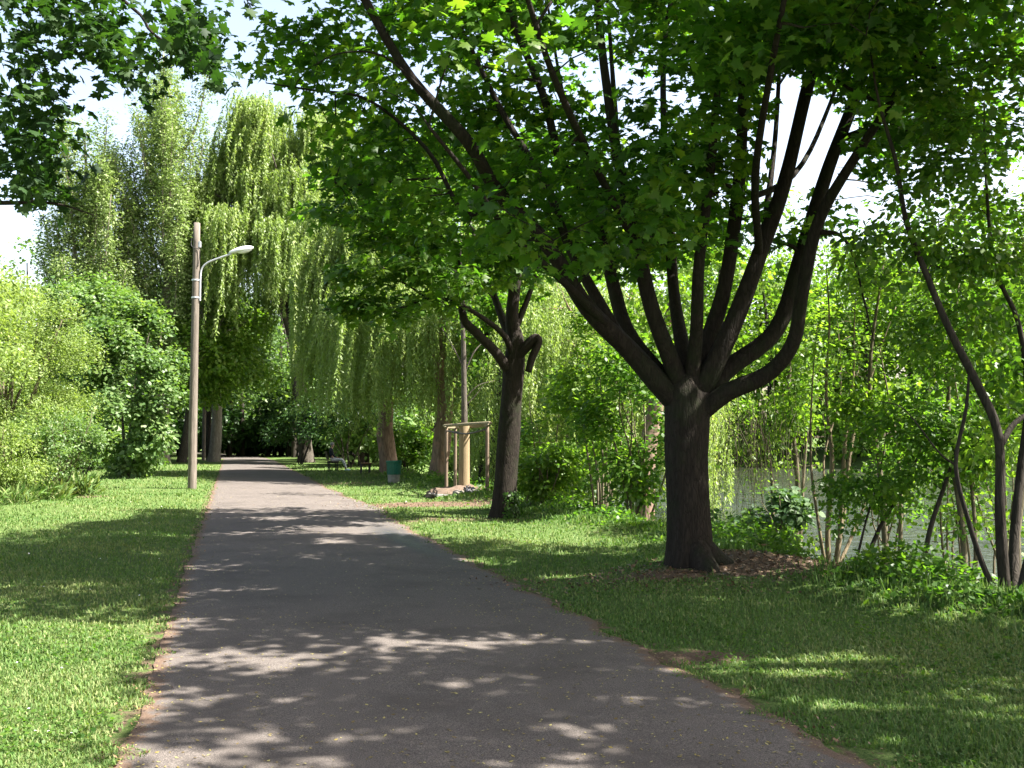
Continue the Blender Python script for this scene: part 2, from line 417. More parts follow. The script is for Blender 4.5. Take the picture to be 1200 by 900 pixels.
# water
def water_mat():
    m, nt, out = newmat('pond_water')
    tc = N(nt, 'ShaderNodeTexCoord')
    mp = N(nt, 'ShaderNodeMapping'); mp.inputs['Scale'].default_value = (1, .45, 1); L(nt, tc.outputs['Object'], mp.inputs[0])
    n = noise_t(nt, mp.outputs[0], 3.0, 5, .6); n2 = noise_t(nt, tc.outputs['Object'], .25, 3)
    p = N(nt, 'ShaderNodeBsdfPrincipled'); p.inputs['Roughness'].default_value = .12
    p.inputs['Specular IOR Level'].default_value = .6
    L(nt, ramp(nt, n2, [(.3, (.030, .038, .024)), (.7, (.055, .062, .038))]), p.inputs['Base Color'])
    b = N(nt, 'ShaderNodeBump'); b.inputs['Strength'].default_value = .7; b.inputs['Distance'].default_value = .22
    L(nt, n, b.inputs['Height']); L(nt, b.outputs[0], p.inputs['Normal']); L(nt, p.outputs[0], out.inputs[0])
    return m
tag(mesh_np('water', [(-60, -60, WATER), (400, -60, WATER), (400, 200, WATER), (-60, 200, WATER)], [np.array([(0, 1, 2, 3)])], water_mat()), kind='structure')

# ---------------------------------------------------------------- grass and litter
def scatter(rng, n, x0, x1, y0, y1, pw):
    a = 1 - pw
    t = rng.uniform(0, 1, n); y = (y0 ** a + t * (y1 ** a - y0 ** a)) ** (1 / a)
    s = rng.uniform(-1, 1, n) * (y * .68 + 2.4)
    return np.where(np.abs(s) > 0, s, s), y
rng = np.random.default_rng(5)
x, y = scatter(rng, 950000, 0, 0, 3.2, 60, 1.8)
u = u_of(x, y); bu = bank_u(y)
nzv = np.sin(x * 1.9 + 1.3 * np.sin(y * 1.3)) * np.sin(y * 2.1 + 1.7 * np.sin(x * .8))
dirt_at = (np.exp(-(((x - 2.9) / 1.25) ** 2 + ((y - 11.8) / .75) ** 2)) + np.exp(-(((x + 1.8) / 2.6) ** 2 + ((y - 24.3) / 1.1) ** 2)) + np.exp(-(((x - 1.35) / .5) ** 2 + ((y - 7.6) / .3) ** 2))
           + .7 * np.exp(-(((x - 1.7) / .9) ** 2 + ((y - 11.3) / .35) ** 2)))
edge_n = .10 * np.sin(y * 5.1) + .08 * np.sin(y * 13 + 2)
ok = ((u < -.04 + edge_n) | (u > 3.70 + edge_n * 1.4)) & (u < bu + 1.0) & (rng.uniform(0, 1, len(x)) > dirt_at * 1.1)
ok &= rng.uniform(0, 1, len(x)) < .72 + .28 * nzv
x, y, u = x[ok], y[ok], u[ok]; z = hgt(x, y)
n = len(x)
hh = (.017 + .0011 * y) * rng.uniform(.5, 1.5, n) * (1 + .35 * (np.sin(x * 3.1) * np.sin(y * 2.7) > .4)) * (1 + 1.6 * sstep(-1.6, .3, u - bank_u(y)))
th = rng.uniform(0, 6.283, n); ln = rng.uniform(.2, 1.1, n)
w = (.0022 + .00040 * y) * rng.uniform(.7, 1.3, n)
dx, dy = np.cos(th), np.sin(th)
b0 = np.stack([x - dy * w, y + dx * w, z - .004], 1); b1 = np.stack([x + dy * w, y - dx * w, z - .004], 1)
m0 = np.stack([x + dx * hh * ln * .35 - dy * w * .7, y + dy * hh * ln * .35 + dx * w * .7, z + hh * .6], 1)
m1 = np.stack([x + dx * hh * ln * .35 + dy * w * .7, y + dy * hh * ln * .35 - dx * w * .7, z + hh * .6], 1)
tp = np.stack([x + dx * hh * ln, y + dy * hh * ln, z + hh * (1.05 - .35 * ln)], 1)
V = np.stack([b0, b1, m1, m0, tp], 1).reshape(-1, 3)
k = np.arange(n) * 5
tint = np.clip(rng.normal(.48, .22, n) + .12 * nzv[ok] + .22 * np.sin(x * .7 + 2 * np.sin(y * .5)) * np.sin(y * .9 + x * .3) + .35 * (rng.uniform(0, 1, n) > .93), 0, 1)
tag(mesh_np('grass', V, [np.stack([k, k + 1, k + 2, k + 3], 1), np.stack([k + 3, k + 2, k + 4], 1)], M_GRASS, attrs={'tint': np.repeat(tint, 5)}),
    'short mown green grass covering the lawn on both sides of the path', 'grass', kind='stuff')

rng = np.random.default_rng(8)
x, y = scatter(rng, 90000, 0, 0, 3.4, 26, 1.5); u = u_of(x, y)
pn = np.array([mnoise.noise((a * .8, b_ * .8, 4.)) + .4 * mnoise.noise((a * 3, b_ * 3, 4.)) for a, b_ in zip(x, y)])
ok = ((u < -.1) | (u > 3.85)) & (u < bank_u(y)) & (pn > .12) & (np.hypot(x - 2.6, y - 11.7) > 1.3)
x, y = x[ok], y[ok]; n = len(x)
pos = np.stack([x, y, hgt(x, y) + rng.uniform(.008, .035, n)], 1)
tag(build_leaves('clover', BLOT, pos, rng.normal(0, .35, (n, 3)) + [0, 0, 1], rng.normal(0, 1, (n, 3)), rng.uniform(.012, .026, n) * (1 + .03 * y), np.clip(rng.normal(.45, .2, n), 0, 1), M_BANK, None),
    'patches of clover and small weeds in the lawn', 'clover', kind='stuff')
M_FLAKE = leaf_mat('blossom_flake', (.14, .10, .03), (.30, .24, .07), (.42, .38, .14), .2, (1, 1, .8))
rng = np.random.default_rng(6)
n = 6500
x, y = scatter(rng, n, 0, 0, 3.2, 45, 1.4)
u = u_of(x, y); ok = (u > .05) & (u < 3.7)
x2 = np.where(ok, x, -.52 - .2745 * y + rng.uniform(0, 1, n) ** rng.choice([.15, 1, 3], n) * 3.7); u = u_of(x2, y)
pos = np.stack([x2, y, .034 + .0 * y], 1)
pos[:, 2] = .006 + .022 * (1 - (2 * np.clip(u / 3.7, 0, 1) - 1) ** 2) + .003
build = build_leaves('fallen_blossom', LEAF, pos, rng.normal(0, .18, (n, 3)) + [0, 0, 1], rng.normal(0, 1, (n, 3)) * [1, 1, 0], rng.uniform(.010, .030, n) * (1 + y * .01), rng.uniform(0, 1, n), M_FLAKE, None)
tag(build, 'scattered yellow blossom flakes and bits of leaf on the asphalt path', 'fallen blossom', kind='stuff')
M_LIT = leaf_mat('litter', (.05, .028, .016), (.13, .075, .04), (.24, .16, .09), .1, (1, 1, .8))
n = 5200
a = rng.integers(0, 4, n)
cx = np.choose(a, [2.9, 1.8, -1.6, 0]); cy = np.choose(a, [11.8, 11.3, 24.3, 0]); sx = np.choose(a, [.8, .9, 1.8, 0]); sy = np.choose(a, [.5, .4, .8, 0])
x = cx + rng.normal(0, 1, n) * sx; y = cy + rng.normal(0, 1, n) * sy
e = a == 3
ye = rng.uniform(0, 1, n) ** 1.8 * 24 + 4; side = rng.choice([-.04, 3.78], n)
x = np.where(e, side - .52 - .2745 * ye + rng.normal(0, .10, n), x); y = np.where(e, ye, y)
pos = np.stack([x, y, np.maximum(hgt(x, y), .005) + .012], 1)
o = build_leaves('leaf_litter', OVAL, pos, rng.normal(0, .4, (n, 3)) + [0, 0, 1], rng.normal(0, 1, (n, 3)), np.where(e, rng.uniform(.010, .030, n), rng.uniform(.02, .055, n)), rng.uniform(0, 1, n), M_LIT, None)
tag(o, 'brown dry leaf litter around the trunks and along the path edges', 'leaf litter', kind='stuff')
# daisies
n = 260
x, y = scatter(rng, n * 3, 0, 0, 5, 34, 1.1); u = u_of(x, y); ok = (u < -.3) & (x > -14); x, y = x[ok][:130], y[ok][:130]; n = len(x)
pos = np.stack([x, y, hgt(x, y) + .035], 1)
M_WHITE = plain('petal_white', (.8, .8, .78), .6)
vv, ff = T_oval(1.0); vv = vv - [0, .5, 0]
o = build_leaves('daisies', (vv, ff), pos, rng.normal(0, .3, (n, 3)) + [0, 0, 1], rng.normal(0, 1, (n, 3)), rng.uniform(.010, .016, n) * (1 + y * .02), rng.uniform(0, 1, n), M_WHITE, None)
tag(o, 'tiny white daisies dotted over the lawn left of the path', 'daisies', kind='stuff')

# ---------------------------------------------------------------- big maple
def in_poly(px, py, poly):
    c = np.zeros(len(px), bool); j = len(poly) - 1
    for i in range(len(poly)):
        xi, yi = poly[i]; xj, yj = poly[j]
        hit = ((yi > py) != (yj > py)) & (px < (xj - xi) * (py - yi) / (yj - yi + 1e-9) + xi)
        c ^= hit; j = i
    return c
def limb_pts(lst):  # (px, py, Y, r)
    return np.array([P(a, b, c) for a, b, c, d in lst]), np.array([d for a, b, c, d in lst])

def shade_pos(C):
    return C[:, 0] - sd.x / sd.z * C[:, 2], C[:, 1] - sd.y / sd.z * C[:, 2]
def in_sun(C, rng):
    sx_, sy_ = shade_pos(C)
    nz_ = .35 * np.sin(sy_ * 4.1 + 1) + .2 * np.sin(sy_ * 9.3) + rng.normal(0, .12, len(C))
    a = (sx_ < -1.40 - .45 * (sy_ - 5) + nz_) & (sy_ < 8.4 + nz_)
    hole = np.array([mnoise.noise((x_ * 1.9, y_ * 3.2, 5.)) for x_, y_ in zip(sx_, sy_)])
    b = (sy_ < 7.2) & (hole > .05)
    c = (((sx_ - 2.0) / 1.0) ** 2 + ((sy_ - 7.25) / .45) ** 2) < 1
    hole2 = np.array([mnoise.noise((x_ * .9, y_ * 1.4, 9.)) for x_, y_ in zip(sx_, sy_)])
    return a | b | c | (hole2 > .33)
def big_maple():
    rng = np.random.default_rng(11)
    base = G(808, 672, .05)
    Y0 = base[1]
    root = empty('maple_tree', base, 'large dark maple with a thick short trunk forking into many limbs beside the path', 'tree')
    tr = Tubes()
    bz = base - [0, 0, .15]
    tr.add([bz, P(808, 640, Y0), P(806, 590, Y0), P(804, 540, Y0), P(805, 495, Y0), P(806, 462, Y0), P(808, 440, Y0)],
           [.30, .262, .25, .245, .258, .27, .20], 40, 7, .05, 3, flare=.12)
    # root spurs
    for a, l in ((-.25, .85), (.4, .6), (-1.2, .42)):
        d = np.array([math.cos(a), math.sin(a), 0])
        tr.add([base + d * .12 + [0, 0, .30], base + d * .30 + [0, 0, .14], base + d * .30 * 1.6 + [0, 0, .05], base + d * l * .8 + [0, 0, -.03], base + d * l + [0, 0, -.15]], [.16, .14, .10, .06, .03], 12, 3, .08, 5, node=False)
    tro = tr.build('trunk', B_MAPLE, None, loc=base); tro.parent = root; tro.location = (0, 0, 0)
    Ls = [
        [(800, 480, Y0, .15), (770, 447, Y0 - .1, .15), (735, 410, Y0 - .3, .125), (690, 360, Y0 - .6, .105), (640, 290, Y0 - 1.0, .09), (590, 222, Y0 - 1.3, .08), (545, 165, Y0 - 1.6, .07), (480, 90, Y0 - 1.9, .055), (430, 0, Y0 - 2.2, .045), (390, -90, Y0 - 2.4, .02)],
        [(802, 478, Y0, .14), (772, 440, Y0 + .2, .135), (740, 385, Y0 + .5, .10), (718, 320, Y0 + .7, .085), (690, 245, Y0 + .8, .075), (655, 185, Y0 + .8, .065), (635, 110, Y0 + .7, .055), (598, 10, Y0 + .6, .045), (560, -110, Y0 + .5, .02)],
        [(804, 470, Y0, .14), (785, 420, Y0 - .15, .115), (765, 360, Y0 - .3, .095), (742, 280, Y0 - .3, .085), (722, 190, Y0 - .3, .07), (704, 80, Y0 - .3, .055), (690, -60, Y0 - .3, .04), (670, -240, Y0, .02)],
        [(806, 470, Y0, .14), (800, 410, Y0 + .3, .10), (790, 340, Y0 + .8, .08), (782, 250, Y0 + 1.4, .065), (780, 150, Y0 + 1.9, .05), (782, 30, Y0 + 2.3, .04), (810, -120, Y0 + 2.6, .02)],
        [(808, 470, Y0, .14), (830, 400, Y0 + .1, .115), (848, 330, Y0 + .1, .095), (858, 240, Y0, .085), (864, 150, Y0 - .2, .07), (880, 40, Y0 - .5, .055), (900, -80, Y0 - .8, .04), (915, -220, Y0 - .9, .02)],
        [(808, 480, Y0, .15), (838, 425, Y0 - .15, .13), (868, 365, Y0 - .2, .115), (890, 300, Y0 - .2, .10), (918, 215, Y0 - .1, .09), (948, 115, Y0, .08), (968, 20, Y0 + .1, .065), (990, -110, Y0 + .2, .04), (1000, -240, Y0 + .3, .02)],
        [(810, 485, Y0, .15), (850, 435, Y0 + .1, .125), (900, 385, Y0 + .2, .11), (936, 300, Y0 + .3, .10), (972, 200, Y0 + .3, .09), (1002, 115, Y0 + .3, .075), (1030, 10, Y0 + .3, .055), (1060, -110, Y0 + .2, .03)],
        [(812, 490, Y0, .14), (852, 460, Y0 - .2, .115), (898, 440, Y0 - .4, .10), (925, 400, Y0 - .6, .09), (943, 335, Y0 - .7, .08), (962, 258, Y0 - .8, .07), (1005, 180, Y0 - 1.0, .055), (1060, 95, Y0 - 1.3, .04), (1120, -10, Y0 - 1.6, .02)],
        [(803, 470, Y0, .12), (778, 400, Y0 + .6, .09), (752, 325, Y0 + 1.3, .065), (732, 230, Y0 + 1.9, .055), (718, 110, Y0 + 2.3, .04), (708, -40, Y0 + 2.6, .02)],
        [(808, 468, Y0, .12), (816, 390, Y0 - .3, .085), (822, 310, Y0 - .6, .07), (830, 210, Y0 - .9, .055), (840, 100, Y0 - 1.2, .04), (852, -60, Y0 - 1.5, .02)],
        [(735, 410, Y0 - .3, .08), (672, 300, Y0 - .2, .062), (640, 215, Y0 + .1, .05), (585, 130, Y0 + .2, .04), (540, 30, Y0 + .2, .02)],
        [(868, 365, Y0 - .2, .08), (888, 310, Y0 + .6, .055), (900, 240, Y0 + 1.0, .045), (905, 150, Y0 + 1.3, .035), (915, 20, Y0 + 1.5, .02)],
        [(716, 385, Y0 - .45, .055), (660, 330, Y0 - 1.1, .045), (600, 270, Y0 - 1.8, .035), (560, 215, Y0 - 2.3, .028), (500, 150, Y0 - 2.8, .018)],
        [(590, 222, Y0 - 1.3, .05), (545, 250, Y0 - .9, .03), (500, 175, Y0 - .6, .025), (430, 120, Y0 - .2, .020), (370, 108, Y0, .016), (305, 95, Y0, .008)],
        [(718, 320, Y0 + .7, .05), (700, 240, Y0 + 1.8, .045), (660, 120, Y0 + 2.8, .03), (640, 0, Y0 + 3.4, .02)],
        [(858, 240, Y0, .045), (930, 205, Y0 + .7, .04), (975, 120, Y0 + 1.5, .03), (1010, 20, Y0 + 2.2, .02)],
        [(742, 280, Y0 - .3, .05), (700, 200, Y0 - 1.6, .045), (640, 90, Y0 - 2.8, .035), (600, -60, Y0 - 3.6, .02)],
        [(890, 300, Y0 - .2, .05), (885, 210, Y0 - 1.5, .045), (900, 90, Y0 - 2.8, .035), (930, -80, Y0 - 3.8, .02)],
    ]
    alltb = Tubes()
    alltb.nodes += tr.nodes; alltb.nr += tr.nr
    for k, l in enumerate(Ls):
        t = Tubes(); p, r = limb_pts(l); r = r * .90
        p[2:] += rng.normal(0, .035, (len(p) - 2, 3)) * [1, 1, .6]
        t.add(p, r, 14 if k < 8 else 8, 5, .05, 20 + k)
        o = t.build('limb', B_MAPLE, None, loc=base); o.parent = root; o.location = (0, 0, 0)
        alltb.nodes += t.nodes; alltb.nr += t.nr
    tw = Tubes(); tw.nodes = list(alltb.nodes); tw.nr = list(alltb.nr)
    # bare hanging branch on the right
    p, r = limb_pts([(962, 272, Y0 - .8, .03), (985, 276, Y0 - .85, .02), (1000, 300, Y0 - .9, .015), (1012, 350, Y0 - .9, .010), (1027, 411, Y0 - .95, .004)])
    tw.add(p, r, 6, 4)
    p, r = limb_pts([(690, 255, Y0 + .8, .03), (600, 85, Y0 + .5, .02), (540, 75, Y0 + .3, .014), (470, 60, Y0, .008)])
    p, r = limb_pts([(640, 100, Y0 + .7, .03), (585, 82, Y0 + .5, .02), (540, 73, Y0 + .3, .012)]); tw.add(p, r, 6, 4)
    p, r = limb_pts([(500, 110, Y0 - 1.9, .02), (450, 66, Y0 - 2.0, .012), (400, 62, Y0 - 2.0, .008), (365, 78, Y0 - 2, .004)]); tw.add(p, r, 5, 4)
    # clump centres
    C = lobed(rng, (1.7, 11.2, 7.6), (6.3, 6.4, 5.4), 60, 6200, .26, shell=.3)
    zmin = 3.75 + .35 * np.sin(C[:, 0] * 1.7) * np.sin(C[:, 1] * 1.3)
    rad = np.hypot(C[:, 0] - 2, C[:, 1] - 11.9)
    keep = (C[:, 2] > zmin)
    px, py = proj(C)
    # silhouette of the crown against the sky on the left
    lim = np.interp(py, [-400, -60, 0, 60, 75, 125, 150, 200, 260, 330, 400], [330, 400, 415, 405, 330, 340, 395, 400, 440, 500, 640])
    keep &= (px > lim + 8) | (C[:, 1] < 1)
    keep &= ~((px > 0) & (py > 420))
    for (cx, cy, rx, ry, a) in ((930, 165, 50, 88, 0), (893, 195, 22, 65, 0), (990, 150, 22, 55, 0), (845, 120, 25, 14, 0), (490, 85, 30, 20, 0), (1180, 110, 26, 30, 0), (1100, 215, 60, 50, 0), (1130, 330, 90, 70, 0)):
        keep &= ~((((px - cx) / rx) ** 2 + ((py - cy) / ry) ** 2) < 1)
    keep &= ~((py > 270) & (C[:, 1] < 11.6) & (px > 640)) & ~((py > 330) & (px > 560))
    # less in front of the limbs
    keep &= ~((C[:, 1] < 11.3) & (py > 170 + 40 * np.sin(px * .03)) & (px > 690) & (px < 1010) & (rng.uniform(0, 1, len(px)) < np.where(px < 870, .0, .62)))
    # crown is open towards the camera side at the left so that the near path is sunlit
    keep &= ~((C[:, 1] < 8.4) & (C[:, 0] - .74 * C[:, 2] < -2.6))
    hole = np.array([mnoise.noise((c[0] * .75, c[1] * .75, c[2] * .75 + 3)) + .5 * mnoise.noise((c[0] * 1.9, c[1] * 1.9, c[2] * 1.9)) for c in C])
    keep &= hole > -.24
    keep &= ~in_sun(C, rng)
    C = C[keep]
    # flat lower sprays and extra tufts at the left edge
    px, py = proj(C); C = C[~((px < 570) & (py > 215) & (rng.uniform(0, 1, len(px)) < np.clip((py - 200) / 110, 0, .9)))]
    ex = []
    for (a, b, s, n) in ((335, 35, 16, 5), (350, 60, 20, 7), (385, 70, 14, 5), (330, 85, 12, 4), (360, 120, 14, 3), (395, 25, 15, 3), (420, 45, 18, 5), (440, 90, 22, 8), (400, 165, 20, 6), (430, 190, 30, 14), (455, 235, 30, 7), (480, 200, 40, 12), (520, 265, 40, 8)):
        for _ in range(n): ex.append(P(a + rng.normal(0, s), b + rng.normal(0, s * .7), rng.uniform(10.5, 12.5)))
    m = 420
    qx = rng.uniform(560, 880, m); qy = 130 + 190 * rng.uniform(0, 1, m) ** .8 - np.abs(qx - 720) * .12; qY = np.where(rng.uniform(0, 1, m) < .45, rng.uniform(9.0, 11.2, m), rng.uniform(12.3, 15, m))
    e2 = np.array([P(a, b, c) for a, b, c in zip(qx, qy, qY)]); e2 = e2[~in_sun(e2, rng) & (qx < 845)]
    e2 = np.array([c for c in e2 if mnoise.noise((c[0] * 1.1, c[1] * 1.1, c[2] * 1.3)) > -.12])
    m = 330
    z3 = rng.uniform(5.8, 8.2, m); x3 = rng.uniform(-2.0, 1.6, m) + sd.x / sd.z * z3; y3 = rng.uniform(8.3, 10.4, m) + sd.y / sd.z * z3  # filler clumps added high in the crown so their shadow covers mid-path
    e3 = np.stack([x3, y3, z3], 1); a3, b3 = proj(e3); s3, t3 = shade_pos(e3)
    e3 = e3[(b3 < 60) & (((a3 < 870) | (a3 > 1010)) | (b3 < -40)) & ~((s3 < -1.6 - .45 * (t3 - 5)) & (t3 < 8.4))]
    C = np.vstack([C, ex, e2, e3])
    sec = C[rng.choice(len(C), 260, replace=False)]
    connect(tw, sec, rng, .045, .010, 6, .12)
    n0 = len(tw.v)
    # register secondary wood as nodes
    pool2 = Tubes(); pool2.nodes = list(tw.nodes); pool2.nr = list(tw.nr)
    pool2.nodes.append(sec); pool2.nr.append(np.full(len(sec), .014))
    pool2.v, pool2.q, pool2.t, pool2.n = tw.v, tw.q, tw.t, tw.n
    sub = C[rng.choice(len(C), min(len(C), 1900), replace=False)]
    connect(pool2, sub, rng, .010, .003, 4, .12)
    o = pool2.build('twigs', B_MAPLE, None, loc=base); o.parent = root; o.location = (0, 0, 0)
    print('maple clumps', len(C))
    pos, nrm, tip, sz, tint = clump_leaves(C, rng, 20, .34, .120, axis=np.array([2, 11.9, 4.]), up=.9, out=.2, rnd=.55, flat=.45, droop=.35)
    o = build_leaves('crown', MAPLE, pos, nrm, tip, sz, tint, M_MAPLE, None, loc=base); o.parent = root; o.location = (0, 0, 0)
big_maple()

# ---------------------------------------------------------------- generic builder
def plant(name, label, cat, base, wood, clumps, per, cr, size, tpl, mat, bark, seed, group=None, tr=(.03, .008), axis=None,
          twig_n=250, up=.6, out=.5, rnd=.55, flat=.7, wood_name='trunk', crown='crown', droop=.3, sides=5):
    """wood: list of (pts, radii, sides, sub, rough, flare)"""
    rng = np.random.default_rng(seed)
    base = np.asarray(base, float)
    root = empty(name, base, label, cat, group)
    tb = Tubes()
    for q in wood: tb.add(q[0], q[1], q[2], q[3], q[4], seed, flare=q[5])
    if twig_n and len(clumps):
        sel = clumps[rng.choice(len(clumps), min(len(clumps), twig_n), replace=False)]
        connect(tb, sel, rng, tr[0], tr[1], sides, .14)
    o = tb.build(wood_name, bark, None, loc=base); o.parent = root; o.location = (0, 0, 0)
    if len(clumps):
        pos, nrm, tip, sz, tint = clump_leaves(clumps, rng, per, cr, size, axis, up, out, rnd, flat, droop)
        o = build_leaves(crown, tpl, pos, nrm, tip, sz, tint, mat, None, loc=base); o.parent = root; o.location = (0, 0, 0)
    return root
def trunk(base, top, r0, r1, rng, wob=.04, n=6, sides=14, rough=.06, flare=.15):
    base = np.array(base, float); top = np.array(top, float)
    t = np.linspace(0, 1, n)[:, None]
    p = base + (top - base) * t; L_ = np.linalg.norm(top - base)
    p[1:-1] += rng.normal(0, wob * L_ * .3, (n - 2, 3)) * [1, 1, .2]
    p[0, 2] -= .2
    return (p, r0 + (r1 - r0) * t[:, 0] ** .8, sides, 4, rough, flare)

def gz(p): p = np.array(p, float); p[2] = float(hgt(p[0], p[1])); return p
def at_px(px, Y): x = (px - 600) / F * Y * 1.0; return gz((x * (1 + 0 * Y), Y, 0))

def broad(name, label, base, H, cw, czc, tr_r, leafm, bark, seed, nl=24, nc=900, per=9, size=.2, cr=.5, tpl=OVAL, lobe=.34, cen=None, cat='tree', zr=None, group=None, nlimb=6, shell=.7, twig_n=250, zmin_w=None, cut=None, **kw):
    rng = np.random.default_rng(seed)
    base = np.array(base, float)
    c = np.array([base[0], base[1], base[2] + czc]) if cen is None else np.array(cen, float)
    zr = zr or (H - czc)
    C = lobed(rng, c, (cw, cw, zr), nl, nc, lobe, shell=shell)
    C = C[C[:, 2] > base[2] + (zmin_w or .3)]
    if cut is not None: C = C[~cut(C)]
    W = [trunk(base, (c[0] + rng.normal(0, .2), c[1], base[2] + H * .78), tr_r, tr_r * .25, rng)]
    p = W[0][0]
    for k in range(nlimb):
        j = rng.integers(1, len(p) - 1); a = rng.uniform(0, 6.28)
        e = c + np.array([math.cos(a) * cw * .6, math.sin(a) * cw * .6, rng.uniform(-.1, .6) * zr])
        s = p[j]; m = s + (e - s) * .5 + [0, 0, -.05 * H * 0 + .1 * np.linalg.norm(e - s)]
        W.append((np.array([s, m, e]), np.array([tr_r * .45, tr_r * .3, tr_r * .12]), 8, 4, .05, 0))
    return plant(name, label, cat, base, W, C, per, cr, size, tpl, leafm, bark, seed, group=group, axis=c - [0, 0, zr * .4], twig_n=twig_n, tr=(tr_r * .15, .015), **kw)

# ---------------------------------------------------------------- second maple with the broken stub
def thin(C, k=.9, t=.02):
    h = np.array([mnoise.noise((c[0] * k, c[1] * k, c[2] * k * 1.3 + 7)) for c in C]); return C[h > t]
def second_maple():
    rng = np.random.default_rng(21)
    b = G(591, 607, .02); Y = b[1]
    def LP(l): return limb_pts(l)
    W = []
    p, r = LP([(591, 612, Y, .27), (591, 590, Y, .235), (594, 540, Y, .225), (598, 480, Y, .215), (602, 430, Y, .21), (604, 400, Y, .17), (600, 370, Y, .13), (606, 300, Y, .10), (600, 220, Y + .3, .07), (596, 150, Y + .3, .03)])
    W.append((p, r, 20, 5, .05, .25))
    def lb(l, s=10): p, r = LP(l); W.append((p, r, s, 4, .07, 0))
    lb([(600, 440, Y, .11), (580, 412, Y - .3, .095), (556, 388, Y - .6, .085), (543, 372, Y - .8, .075), (540, 330, Y - 1, .05), (538, 285, Y - 1.2, .03)])
    lb([(602, 425, Y, .08), (592, 395, Y - .3, .06), (565, 372, Y - .8, .045), (530, 353, Y - 1.3, .035), (500, 350, Y - 1.8, .025), (460, 365, Y - 2.3, .015)])
    lb([(500, 350, Y - 1.8, .02), (470, 330, Y - 2.4, .016), (430, 322, Y - 2.8, .01), (400, 335, Y - 3, .006)])
    lb([(600, 405, Y, .09), (580, 350, Y + .8, .07), (560, 290, Y + 1.5, .05), (540, 220, Y + 2.2, .025)])
    lb([(604, 385, Y, .07), (622, 340, Y + .2, .05), (640, 280, Y + .5, .035), (655, 210, Y + .7, .015)])
    rt = plant('maple_tree', 'slimmer dark maple with a broken stub at its fork, right of the tree guard', 'tree', b, W, np.vstack([
        thin(lobed(rng, P(575, 250, Y - .3), (3.1, 3.0, 2.4), 26, 1250, .30, shell=.4)),
        thin(lobed(rng, P(455, 250, Y - 2), (1.6, 1.5, 1.2), 10, 210, .32, shell=.4)),
        lobed(rng, P(475, 340, Y - 2.5), (1.5, 1.4, 1.0), 12, 100, .28, shell=.3), thin(lobed(rng, P(530, 290, Y - 1.5), (1.8, 1.6, 1.3), 14, 260, .28, shell=.4)),
        lobed(rng, P(415, 340, Y - 3), (.8, .8, .6), 6, 45, .30, shell=.3),
        lobed(rng, P(470, 225, Y - 2), (1.7, 1.8, 1.3), 10, 260, .30, shell=.4)]),
        14, .36, .15, MAPLE_LO, M_MAPLE2, B_MAPLE, 21, axis=P(590, 330, Y), twig_n=700, tr=(.03, .006), up=.9, out=.2, rnd=.45, flat=.5)
    st = Tubes()
    p, r = LP([(606, 418, Y - .1, .10), (618, 405, Y - .15, .095), (628, 396, Y - .2, .085), (631, 402, Y - .2, .075), (624, 418, Y - .2, .08), (619, 436, Y - .2, .07)])
    st.add(p, r, 12, 4, .14, 8)
    o = st.build('broken_stub', B_MAPLE, None, loc=b); o.parent = rt; o.location = (0, 0, 0)
    # ivy at the foot
    n = 380; a = rng.uniform(-1.6, .6, n); h = rng.uniform(0, 1, n) ** 2 * .55; rr = .26 + .25 * np.exp(-h / .2) * rng.uniform(.3, 1.2, n)
    pos = b + np.stack([np.cos(a) * rr, np.sin(a) * rr, h - .02], 1)
    o = build_leaves('ivy', OVAL, pos, np.stack([np.cos(a), np.sin(a), np.full(n, .4)], 1) + rng.normal(0, .3, (n, 3)), rng.normal(0, 1, (n, 3)) - [0, 0, .6], rng.uniform(.05, .09, n), rng.uniform(0, .6, n), M_MAPLE, None, loc=b)
    o.parent = rt; o.location = (0, 0, 0)
second_maple()

